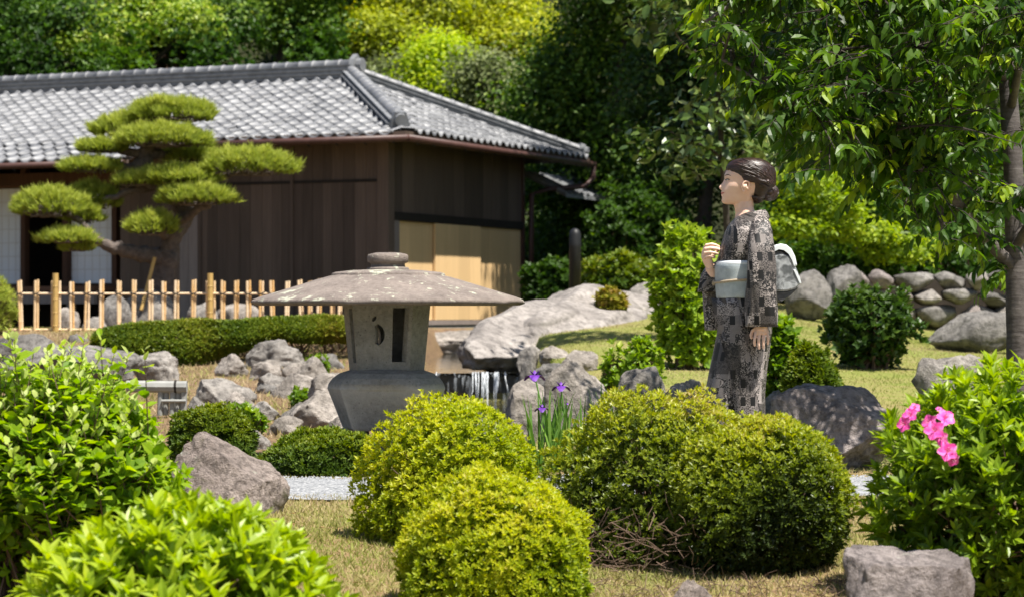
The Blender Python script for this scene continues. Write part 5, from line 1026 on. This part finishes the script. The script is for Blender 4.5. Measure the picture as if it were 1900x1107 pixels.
def obi_mat(name, c1, c2, sc):
    s = NT(name); v = s.coord('Object'); ch_ = s.new('ShaderNodeTexChecker'); ch_.inputs['Scale'].default_value = sc; s.link(v, ch_.inputs[0]); f = s.noise(v, 25, 5, .6, .5); c = s.mix(s.ramp(f, [(.4, (0, 0, 0)), (.6, (1, 1, 1))]), c1, c2); s.base(s.mix(.35, c, s.mix(ch_.outputs['Fac'], (.35, .35, .35), (1, 1, 1)), 'MULTIPLY'), .42, .5); s.bump(ch_.outputs['Fac'], .15, .001)
obi_mat('obi', (.4, .46, .48), (.5, .56, .58), 420); obi_mat('obi_knot', (.1, .108, .112), (.46, .48, .49), 180); plain('obi_white', (.72, .76, .78), .5, .06, 40, .1); plain('obi_dark', (.09, .09, .095), .5, .5, 60, .1); plain('obi_cord', (.42, .34, .24), .5, .1, 80, .2); plain('tabi', (.75, .75, .74), .8, .05, 20, 0); plain('sandal', (.35, .28, .2), .6, .1, 20, 0)
plain('eye_white', (.7, .68, .66), .3, .03, 10, 0); plain('eye_dark', (.01, .008, .007), .25, .1, 10, 0); plain('pin_pearl', (.8, .68, .66), .3, .08, 50, 0)
# --- body: head, neck, torso, arms, hands and legs grown into one continuous surface
tabH = np.array([(92, 545, 680, .022), (100, 500, 725, .042), (118, 455, 765, .057), (145, 418, 795, .067), (180, 389, 815, .0725), (220, 368, 825, .0755), (250, 355, 826, .077), (272, 353, 822, .0775), (292, 359, 815, .0770), (315, 357, 806, .0765), (345, 350, 790, .0755), (375, 341, 770, .0735), (405, 329, 738, .0695), (440, 327, 702, .065), (478, 328, 668, .0595), (510, 328, 640, .052), (532, 334, 615, .044), (545, 350, 590, .033), (551, 390, 560, .018)])
nose = np.array([(282, 0), (292, 3), (310, 13), (330, 20), (350, 34), (366, 43), (376, 44), (386, 36), (396, 20), (403, 7), (410, 0)])
lips = np.array([(412, 0), (420, 5), (428, 10), (434, 7), (437, -2), (441, 4), (448, 8), (456, 5), (464, 0), (480, -3), (492, 0), (512, 3), (530, 2), (545, 0)])
def head_at(Y, th):
    Xf, Xb, w_ = (np.interp(Y, tabH[:, 0], tabH[:, i]) for i in (1, 2, 3)); c, s = np.cos(th), np.sin(th); rf = np.where(c > 0, 560-Xf, Xb-560); ex = np.where(c > 0, .9, 1.)
    X = 560-np.sign(c)*np.abs(c)**ex*rf; y = w_*np.sign(s)*np.abs(s)**(.88 if Y < 430 else .95)
    fr = (c > 0); sig = np.interp(Y, [285, 320, 360, 380, 400], [.0075, .0072, .0095, .0125, .011]); X = X-fr*np.interp(Y, nose[:, 0], nose[:, 1], 0, 0)*np.exp(-(y/sig)**2); X = X-fr*np.interp(Y, lips[:, 0], lips[:, 1], 0, 0)*np.exp(-(y/.02)**2)
    X = X+fr*9*np.exp(-((Y-300)/16)**2)*np.exp(-((np.abs(y)-.031)/.013)**2); y = y+np.sign(y)*fr*.0022*np.exp(-((Y-365)/30)**2)*np.exp(-((X-420)/50)**2)
    return X, y
th = np.linspace(-math.pi, math.pi, 97)[:-1]; th = th-.55*np.sin(th)*.5
rings = []
for Y in np.concatenate([np.linspace(92, 280, 26), np.linspace(285, 551, 62)]):
    X, y = head_at(Y, th); rings.append(np.stack([hd(x_, Y, y_) for x_, y_ in zip(X, y)]))
B = G(); B.loft(rings)
def ell_tube(rows, n=24):
    rs = []; t = np.linspace(0, 2*math.pi, n+1)[:-1]
    for (a, b, ry, yc, f) in rows: p0 = f(*a); p1 = f(*b); c = (p0+p1)/2; h = (p1-p0)/2; rs.append(c+np.cos(t)[:, None]*h+np.sin(t)[:, None]*np.array([0, ry, 0])+np.array([0, yc, 0]))
    B.loft(rs)
ell_tube([((455, 470), (650, 440), .045, 0, hd), ((448, 545), (655, 520), .049, 0, hd), ((462, 600), (655, 575), .05, 0, hd), ((468, 650), (672, 640), .056, 0, hd), ((455, 720), (720, 700), .085, 0, hd)])
# ear
e0 = hd(553, 382, -.0745); ear = []
for a in np.linspace(-2.5, 2.3, 18): ear.append(hd(556-40*math.sin(a+.25)*(-1)*.95, 372-50*math.cos(a), -.0835-.004*math.cos(a)))
B.tube(ear, np.concatenate([np.linspace(.0035, .0048, 9), np.linspace(.0048, .004, 9)]), 8); B.tube([hd(548, 430, -.078), hd(535, 425, -.0785), hd(522, 412, -.077)], [.0075, .0075, .005], 8); B.tube([hd(540, 380, -.074), hd(575, 375, -.079)], [.018, .016], 10, flat=1.)
# torso under the kimono
ell_tube([((405, 305), (485, 290), .07, 0, bd), ((375, 340), (490, 340), .14, 0, bd), ((345, 420), (495, 420), .15, 0, bd), ((345, 540), (490, 540), .125, 0, bd), ((345, 640), (505, 640), .155, 0, bd), ((345, 720), (505, 720), .16, 0, bd), ((340, 760), (500, 760), .14, 0, bd)])
for yc in (-.075, .075): ell_tube([((345, 740), (480, 740), .075, yc, bd), ((335, 900), (450, 900), .062, yc, bd), ((340, 1010), (435, 1010), .05, yc, bd), ((345, 1110), (440, 1110), .052, yc, bd), ((360, 1260), (425, 1260), .036, yc, bd), ((330, 1312), (430, 1312), .038, yc, bd)])
B.tube([bd(455, 345, -.12), bd(468, 360, -.175), bd(474, 430, -.205), bd(474, 520, -.215), bd(470, 610, -.225), bd(468, 690, -.232), bd(468, 712, -.232)], [.035, .042, .04, .038, .036, .026, .027], 12)
B.tube([bd(450, 340, .12), bd(440, 360, .175), bd(425, 420, .2), bd(405, 500, .19), bd(350, 505, .11), bd(300, 490, .04), bd(288, 468, .025)], [.035, .042, .042, .04, .036, .027, .026], 12)
# left hand hanging: palm, four fingers of unequal length, thumb at the front edge
def finger(pts, r0, f=bd): B.tube([f(*p) for p in pts], np.linspace(r0, r0*.78, len(pts)), 9); q = f(*pts[-1]); d = unit(f(*pts[-1])-f(*pts[-2])); B.tube([q-d*.004, q+d*.002, q+d*r0*.6], [r0*.78, r0*.7, r0*.25], 8)
B.tube([bd(468, 696, -.232), bd(468, 708, -.234), bd(468, 720, -.236), bd(468, 728, -.237)], [.027, .032, .035, .031], 12, flat=.42)
finger([(446, 720, -.236), (441, 744, -.246), (440, 760, -.244), (442, 771, -.236)], .0082); finger([(460, 724, -.237), (456, 750, -.249), (456, 770, -.247), (458, 783, -.24)], .0084); finger([(475, 724, -.237), (474, 750, -.249), (474, 769, -.247), (475, 781, -.24)], .0082); finger([(489, 720, -.236), (492, 742, -.245), (492, 756, -.243), (491, 766, -.237)], .0074); finger([(450, 702, -.226), (434, 716, -.219), (429, 732, -.218), (431, 743, -.219)], .0092)
# right hand raised to the chest: knuckles to the left, fingers folded back toward the body
B.tube([bd(288, 470, .02), bd(280, 452, .012), bd(273, 432, .008), bd(271, 410, .006)], [.026, .03, .032, .026], 12, flat=.55)
finger([(265, 400, .0), (272, 387, -.018), (292, 383, -.026), (308, 387, -.022), (321, 393, -.012)], .009); finger([(261, 412, .0), (268, 401, -.02), (290, 398, -.03), (310, 401, -.025), (324, 405, -.014)], .0093); finger([(260, 426, .0), (266, 416, -.02), (286, 414, -.03), (304, 417, -.026), (316, 420, -.014)], .009); finger([(263, 440, .0), (268, 431, -.018), (283, 429, -.027), (296, 431, -.023), (304, 434, -.014)], .0082); finger([(284, 440, .02), (300, 425, .022), (315, 410, .018), (325, 400, .01)], .0098)
base = np.array([bd(395, 1327)[0], WD, .02])
tmp = bpy.data.objects.new('tmp_body', mesh('tmp', np.concatenate(B.V)-base, B.F)); COL.objects.link(tmp)
md = tmp.modifiers.new('r', 'REMESH'); md.mode = 'VOXEL'; md.voxel_size = .0026; sm_ = tmp.modifiers.new('s', 'SMOOTH'); sm_.factor = .5; sm_.iterations = 2
dg = bpy.context.evaluated_depsgraph_get(); bm_ = bpy.data.meshes.new_from_object(tmp.evaluated_get(dg)); bpy.data.objects.remove(tmp)
BV = np.zeros(len(bm_.vertices)*3); bm_.vertices.foreach_get('co', BV); BV = BV.reshape(-1, 3)+base
Xh = ((BV[:, 0]/WS+950)-1280)*5.535; Yh = ((HZY+(CAMZ-BV[:, 2])/WS)-280)*5.535; yh = BV[:, 1]-WD
mouthY = 437-6*np.clip((Xh-322)/36, 0, 1.2); wl_ = np.clip(1-(Xh-318)/38, 0, 1); lipm = np.exp(-(((Yh-mouthY-1)/(11*np.sqrt(np.clip(wl_, .02, 1))))**4))*(Xh < 358)*(Xh > 290)*(np.abs(yh) < .03)
at = bm_.attributes.new('tone', 'FLOAT', 'POINT'); at.data.foreach_set('value', lipm.astype(np.float32)); bm_.materials.clear(); bm_.materials.append(MATS['skin']); bm_.polygons.foreach_set('use_smooth', np.ones(len(bm_.polygons), bool))
person = bpy.data.objects.new('person', bm_); COL.objects.link(person); person.location = tuple(base)
tag(person, 'woman in a dark patterned kimono and pale obi, facing left with one hand raised', 'person')
# --- eye, lash, brow
def surf(X, Y, out=0.):
    Xf, w_ = np.interp(Y, tabH[:, 0], tabH[:, 1]), np.interp(Y, tabH[:, 0], tabH[:, 3]); c = min(max((560-X)/(560-Xf), 0), 1)**(1/.9); s = math.sqrt(max(0, 1-c*c)); return hd(X, Y, -(w_*s**.88+out))
def strip(name, pts, rad, mat, out): g = G(); g.tube([surf(x, y, out) for x, y in pts], rad, 6); g.obj(name, mat, person, smooth=True)
g = G(); g.tube([surf(366, 304, -.002), surf(378, 303, -.0015), surf(390, 305, -.003)], [.0016, .0038, .0012], 8); g.obj('eye', 'eye_white', person, smooth=True)
g = G(); g.tube([surf(366, 303.5, -.0005), surf(374, 303, -.0002)], [.0026, .003], 8); g.obj('iris', 'eye_dark', person, smooth=True)
strip('eyelash', [(358, 303), (366, 297), (378, 295.5), (390, 298), (400, 304)], [.001, .0022, .0024, .0022, .001], 'hair', .0006); strip('eyebrow', [(353, 264), (364, 254), (382, 250), (402, 258), (412, 266)], [.001, .0022, .0024, .0018, .0006], 'hair', -.0005)
# --- hair: cap, combed locks, coiled bun
tabK = np.array([(72, 575, 665, .02), (80, 515, 720, .044), (97, 462, 770, .062), (122, 416, 815, .076), (155, 387, 845, .085), (190, 380, 858, .089), (215, 395, 865, .0905), (245, 438, 869, .0915), (280, 482, 872, .091), (312, 502, 872, .0885), (330, 590, 870, .085), (380, 603, 862, .079), (430, 612, 835, .071), (480, 630, 795, .06), (515, 655, 735, .042), (532, 685, 705, .018)])
def hair_at(Y, t, k=0.):
    Xf, Xb, w_ = (np.interp(Y, tabK[:, 0], tabK[:, i]) for i in (1, 2, 3)); c, s = np.cos(t), np.sin(t); m = 620 if Y < 320 else (Xf+Xb)/2; X = m-c*np.where(c > 0, m-Xf, Xb-m)*(1+k*5); y = w_*np.sign(s)*np.abs(s)**.9*(1+k*9); return X, y
g = G(); t = np.linspace(0, 2*math.pi, 65)[:-1]; g.loft([np.stack([hd(a, Y, b) for a, b in zip(*hair_at(Y, t))]) for Y in np.linspace(72, 532, 60)]); hair = g.obj('hair', 'hair', person, smooth=True)
rr = np.random.default_rng(12); g = G()
for sd in (-1, 1):
    for i in range(64):
        u = i/63; Ys = 78+235*u**1.1; t0 = rr.uniform(.12, .75)*(1 if u < .5 else .9)+.15*u; Ye = 330+110*rr.random()+60*u; pts = []
        for q in np.linspace(0, 1, 12):
            Y = Ys+(Ye-Ys)*q**1.7+6*math.sin(q*5+i); tt = t0+(2.85-t0)*q**.85; X, y = hair_at(Y, np.array([tt]), .003+.004*rr.random()); pts.append(hd(X[0], Y, sd*y[0]))
        g.tube(pts, np.concatenate([[.0015], np.full(10, rr.uniform(.0028, .006)), [.002]]), 5)
    for i in range(10):                          # front wave
        pts = []
        for q in np.linspace(0, 1, 8): Y = 120+i*9+50*q*q-25*math.sin(q*3); X, y = hair_at(Y, np.array([.25+.9*q]), .006); pts.append(hd(X[0], Y, sd*y[0]))
        g.tube(pts, .004, 5)
wcol = tabK[:, 3]
for i in range(56):                              # combed over the crown
    y0 = -.083+.166*i/55+rr.normal(0, .001); top = np.interp(abs(y0), wcol[:7], tabK[:7, 0]); pts = []
    def xs_at(Y, back):
        Xf, Xb, w_ = (np.interp(Y, tabK[:, 0], tabK[:, j]) for j in (1, 2, 3)); s_ = min(1, (abs(y0)/w_)**(1/.9)); c_ = math.sqrt(max(0, 1-s_*s_)); return 620+(Xb-620)*c_ if back else 620-(620-Xf)*c_
    for q in np.linspace(0, 1, 6): Y = 190-(190-top)*q**.7; pts.append(hd(xs_at(Y, False)-4, Y-4, y0))
    for q in np.linspace(.12, 1, 9): Y = top+(400-top)*q; pts.append(hd(xs_at(Y, True)+5+5*math.sin(q*6+i), Y-3*(1-q), y0*(1-.45*q*q)))
    pts = np.array(pts)
    for _ in range(2): pts[1:-1] = (pts[:-2]+2*pts[1:-1]+pts[2:])/4
    g.tube(pts, np.full(len(pts), rr.uniform(.0026, .0055)), 5)
for i in range(40):                              # stray hairs
    q0 = hd(rr.uniform(440, 860), rr.uniform(90, 330), rr.uniform(-.085, -.03)); d_ = np.array([rr.normal(.6, .5), rr.normal(-.3, .3), rr.normal(.25, .5)])*.02; p0 = hd(rr.uniform(640, 880), rr.uniform(90, 240), rr.uniform(-.05, .05)); g.tube([p0, p0+d_*.6, p0+d_+np.array([.004, 0, -.004])], [.0006, .0005, .0003], 3)
for i in range(16):                              # hair drawn up from the nape
    pts = []; y0 = -.06+.12*i/15
    for q in np.linspace(0, 1, 7): pts.append(hd(625+130*q+20*rr.random(), 500-40*q+20*math.sin(q*3)-60*abs(y0)/.06*.4, y0*(1-.3*q)))
    g.tube(pts, .006, 5)
g.obj('locks', 'hair', hair, smooth=True)
g = G(); bc = hd(808, 428); rb = .046
g.loft([np.stack([bc+rb*np.array([math.sin(p_)*math.cos(a)*1.0, math.sin(p_)*math.sin(a)*1.35, math.cos(p_)*.92]) for a in np.linspace(0, 2*math.pi, 25)[:-1]]) for p_ in np.linspace(.1, 3.04, 16)])
for k in range(9):                               # coil strands
    pts = []
    for q in np.linspace(0, 1, 22): a = 2.2*math.pi*q+k*.7; rad = .014+.026*(k/8); pts.append(bc+np.array([rad*1.12*math.cos(a), -.056*math.sqrt(max(0, 1-(rad/.045)**2))-.002+.004*math.sin(3*q+k), rad*math.sin(a)]))
    g.tube(pts, .0048, 6)
g.tube([hd(735, 480, -.03), hd(700, 510, -.02), hd(680, 512, 0), hd(700, 510, .02), hd(735, 480, .03)], .017, 10); g.obj('bun', 'hair', hair, smooth=True)
g = G(); c = hd(783, 325, -.08)
for k in range(6): a = k*math.pi/3; g.tube([c, c+np.array([.006*math.cos(a), -.003, .006*math.sin(a)])], [.002, .0036], 7)
pin = g.obj('hair_pin', 'pin_pearl', hair, smooth=True); g = G(); g.tube([c+np.array([0, -.004, 0]), c+np.array([0, -.0075, 0])], [.003, .0015], 8); g.obj('pin_centre', 'eye_dark', pin)
# --- kimono
def cloth(name, rows, mat, parent, n=72, fold=None, cap=False, sq=.8, uvs=(0, 0), thick=0, smooth=True, steps=4):
    """loft of (Y, front X, back X, half width, centre y), subdivided; uv in metres"""
    rows = np.array(rows, float); Ys = []; 
    for i in range(len(rows)-1): Ys += list(np.linspace(rows[i, 0], rows[i+1, 0], steps+1)[:-1])
    Ys.append(rows[-1, 0]); t = np.linspace(0, 2*math.pi, n+1)[:-1]; rings = []; uv = []
    for Y in Ys:
        xf, xb, ry, yc = (np.interp(Y, rows[:, 0], rows[:, i]) for i in (1, 2, 3, 4)); c, s = np.cos(t), np.sin(t); c2 = np.sign(c)*np.abs(c)**sq; s2 = np.sign(s)*np.abs(s)**sq; k = 1+(fold(Y, t) if fold else 0)
        p = np.stack([bd((xf+xb)/2-(xb-xf)/2*a*kk, Y, yc+ry*b*kk) for a, b, kk in zip(c2, s2, np.broadcast_to(k, t.shape))]); rings.append(p); arc = np.concatenate([[0], np.cumsum(np.linalg.norm(np.diff(p, axis=0), axis=1))]); uv.append(np.stack([arc-arc[n//2]+uvs[0], p[:, 2]+uvs[1]], -1))
    g = G(); g.loft(rings, cap=cap, uv=np.concatenate(uv)); o = g.obj(name, mat, parent, smooth=smooth, uv=True)
    if thick:
        m = o.modifiers.new('thickness', 'SOLIDIFY'); m.thickness = thick; m.offset = -1
        if name != 'obi': o.data.materials.append(MATS['kimono_lining']); m.material_offset = 1
    return o
fk = sinnoise(91, 1.)
def skirt(Y, t):
    a = np.clip((Y-600)/500, 0, 1); return a*(.035*np.sin(t*5+Y*.006)+.02*np.sin(t*11-Y*.004))*np.where(np.cos(t) < .3, 1, .5)-.03*a*np.exp(-((t-4.2-.0006*Y)/.09)**2)
cloth('kimono', [(258, 420, 492, .06, 0), (268, 400, 499, .085, 0), (285, 380, 504, .13, 0), (305, 362, 507, .17, 0), (335, 346, 511, .188, 0), (380, 332, 514, .192, 0), (430, 322, 516, .185, 0), (470, 316, 517, .175, 0), (530, 315, 516, .17, 0), (590, 318, 518, .175, 0), (650, 320, 522, .185, 0), (720, 316, 524, .19, 0), (800, 300, 514, .185, 0), (870, 285, 505, .178, 0), (960, 268, 498, .17, 0), (1050, 262, 502, .165, 0), (1180, 262, 506, .16, 0), (1290, 260, 512, .16, 0)], 'kimono', person, fold=skirt, thick=.004)
# overlap edge of the skirt running down the near side
g = G(); V = []; U = []; n = 26
for i, Y in enumerate(np.linspace(592, 1288, n)):
    xe = np.interp(Y, [592, 720, 870, 1050, 1290], [380, 405, 440, 465, 470]); xf, xb, ry = (np.interp(Y, [590, 720, 870, 1050, 1290], v) for v in ([318, 316, 285, 262, 260], [518, 524, 505, 502, 512], [.175, .19, .178, .165, .16]))
    for j, dx in enumerate((0, 30, 60, 90)):
        X = xe-90+dx; c = ((xf+xb)/2-X)/((xb-xf)/2); c = max(-.99, min(.99, c)); c0 = np.sign(c)*abs(c)**1.25; y = -ry*(math.sqrt(max(0, 1-c0*c0))**.8)*1.02-.004-.004*(j == 3); V.append(bd(X, Y, y)); U.append((X/791*1.1, V[-1][2]))
g.add(V, [(i*4+j, i*4+j+1, i*4+j+5, i*4+j+4) for i in range(n-1) for j in range(3)], uv=U); o = g.obj('overlap_panel', 'kimono', person, smooth=True, uv=True); m = o.modifiers.new('t', 'SOLIDIFY'); m.thickness = .004
def sleeve_fold(Y, t): a = np.clip((Y-300)/300, 0, 1); return a*(.14*np.sin(t*3+Y*.011)+.09*np.sin(t*7-Y*.02)+.05*np.sin(t*13+Y*.03))*.6
cloth('left_sleeve', [(272, 462, 486, .008, -.1), (280, 452, 495, .026, -.122), (300, 436, 505, .045, -.155), (335, 425, 512, .052, -.185), (400, 417, 517, .058, -.212), (460, 414, 520, .06, -.222), (560, 412, 525, .056, -.23), (640, 411, 529, .05, -.235), (700, 411, 532, .042, -.237)], 'kimono', person, 48, sleeve_fold, uvs=(.31, .13), thick=.004, sq=.72)
o = cloth('right_sleeve', [(440, 330, 440, .055, .15), (465, 276, 420, .055, .1), (500, 256, 400, .05, .085), (540, 249, 360, .045, .085), (566, 247, 345, .04, .085)], 'kimono', person, 40, sleeve_fold, uvs=(.7, .3), thick=.004, sq=.75)
o = cloth('sleeve_drop', [(520, 262, 345, .03, .135), (566, 268, 342, .03, .135), (600, 272, 335, .028, .135), (660, 274, 330, .026, .135), (716, 277, 322, .02, .135)], 'kimono', person, 36, sleeve_fold, uvs=(.9, .1), thick=.004, sq=.7)
# collar bands: outer in kimono cloth, inner pale
def collar(name, pts, wd, mat, uvo, off=0.):
    pts = np.array([bd(*p) for p in pts]); k = 8; tt = np.linspace(0, len(pts)-1, k*(len(pts)-1)+1); sm = np.stack([np.interp(tt, np.arange(len(pts)), pts[:, i]) for i in range(3)], -1)
    for _ in range(6): sm[1:-1] = (sm[:-2]+2*sm[1:-1]+sm[2:])/4
    T = unit(np.gradient(sm, axis=0)); ctr = np.array([bd(450, 300)[0], WD, 0]); V = []; U = []; arc = np.concatenate([[0], np.cumsum(np.linalg.norm(np.diff(sm, axis=0), axis=1))])
    for i in range(len(sm)):
        out = sm[i]-ctr; out[2] = 0; out = unit(out); side = unit(np.cross(T[i], out)); side = side if side[2] < 0 else -side; side = unit(side+out*.35)
        for q in (0, .33, .66, 1): V.append(sm[i]+side*wd*q+out*(off+.007*math.sin(math.pi*q))); U.append((uvo+wd*q, arc[i]))
    n_ = len(sm); g = G(); g.add(V, [(i*4+j, i*4+j+1, i*4+j+5, i*4+j+4) for i in range(n_-1) for j in range(3)], uv=U); o = g.obj(name, mat, person, smooth=True, uv=True); m = o.modifiers.new('t', 'SOLIDIFY'); m.thickness = .005; m.offset = 0
nape = (502, 250, 0)
collar('collar', [nape, (494, 250, -.045), (462, 256, -.068), (425, 276, -.075), (393, 306, -.065), (365, 345, -.045), (345, 385, -.02), (330, 430, .01), (320, 462, .03)], .05, 'kimono', .2); collar('collar', [nape, (494, 250, .045), (462, 256, .068), (425, 276, .075), (393, 306, .065), (365, 345, .045), (342, 385, .03), (328, 430, .0), (318, 462, -.02)], .05, 'kimono', .5, -.004)
collar('inner_collar', [(490, 256, 0), (482, 254, -.04), (455, 258, -.058), (420, 274, -.064), (390, 298, -.056), (368, 330, -.035), (352, 360, -.012)], .03, 'inner_collar', .1, -.004); collar('inner_collar', [(490, 256, 0), (482, 254, .04), (455, 258, .058), (420, 274, .064), (390, 298, .056), (368, 330, .035), (352, 360, .015)], .03, 'inner_collar', .1, -.006)
# --- obi, cord and knot
obi = cloth('obi', [(456, 313, 522, .183, 0), (462, 307, 524, .189, 0), (470, 305, 525, .191, 0), (530, 307, 526, .190, 0), (585, 312, 527, .189, 0), (591, 315, 526, .186, 0)], 'obi', person, 64, thick=.004, sq=.85)
cloth('obi_scarf', [(448, 316, 519, .18, 0), (454, 310, 521, .188, 0), (462, 308, 522, .19, 0), (468, 311, 521, .187, 0)], 'obi_white', obi, 64, thick=.003, sq=.85)
g = G(); pts = []
for a in np.linspace(0, 2*math.pi, 49): c, s = math.cos(a), math.sin(a); pts.append(bd(416-112.5*np.sign(c)*abs(c)**.85, 531-22*(1-c)/2*1.0, .194*np.sign(s)*abs(s)**.85))
g.tube(pts, .0062, 8); g.obj('obi_cord', 'obi_cord', obi, smooth=True); g = G(); g.tube([bd(302, 526, -.02), bd(301, 536, .0)], [.009, .009], 8); g.obj('cord_knot', 'obi_cord', obi, smooth=True)
def extr(name, poly, hw, mat, parent, bev=.006, taper=0.):
    k = len(poly); rings = []; c = np.mean(poly, 0)
    for y, s in ((-hw, .9), (-hw*.94, 1), (hw*.94, 1), (hw, .9)): rings.append(np.array([bd(*(c+(np.array(q)-c)*s), y*(1-taper*((q[1]-c[1])/60))) for q in poly]))
    g = G(); g.loft(rings); return g.obj(name, mat, parent, smooth=False)
knot = extr('obi_knot', [(520, 428), (548, 418), (578, 428), (600, 456), (614, 490), (627, 536), (606, 556), (570, 566), (524, 566)], .145, 'obi_knot', person)
extr('knot_fold', [(516, 402), (528, 390), (548, 384), (570, 388), (590, 404), (604, 432), (611, 466), (603, 474), (595, 452), (580, 424), (560, 408), (538, 404), (522, 412)], .15, 'obi_white', knot)
extr('knot_fold', [(518, 418), (536, 410), (556, 414), (576, 432), (590, 458), (602, 480), (596, 486), (580, 466), (560, 440), (540, 428), (520, 432)], .138, 'obi_dark', knot)
extr('knot_tail', [(524, 567), (570, 568), (608, 556), (619, 552), (590, 580), (552, 606), (530, 592)], .13, 'obi_dark', knot); extr('knot_edge', [(596, 482), (604, 480), (622, 512), (628, 536), (622, 538)], .15, 'obi_white', knot)
# --- sandals
for yc in (-.075, .075):
    g = G(); g.loft([np.stack([bd(370-74*math.cos(a), 1327, yc+.042*math.sin(a))+ZU*z for a in np.linspace(0, 6.28, 25)[:-1]]) for z in (0, .03)]); g.obj('sandal', 'sandal', person); g = G(); g.tube([bd(425, 1300, yc), bd(390, 1306, yc), bd(340, 1315, yc), bd(312, 1320, yc)], [.036, .04, .035, .018], 12); g.obj('sock', 'tabi', person, smooth=True)
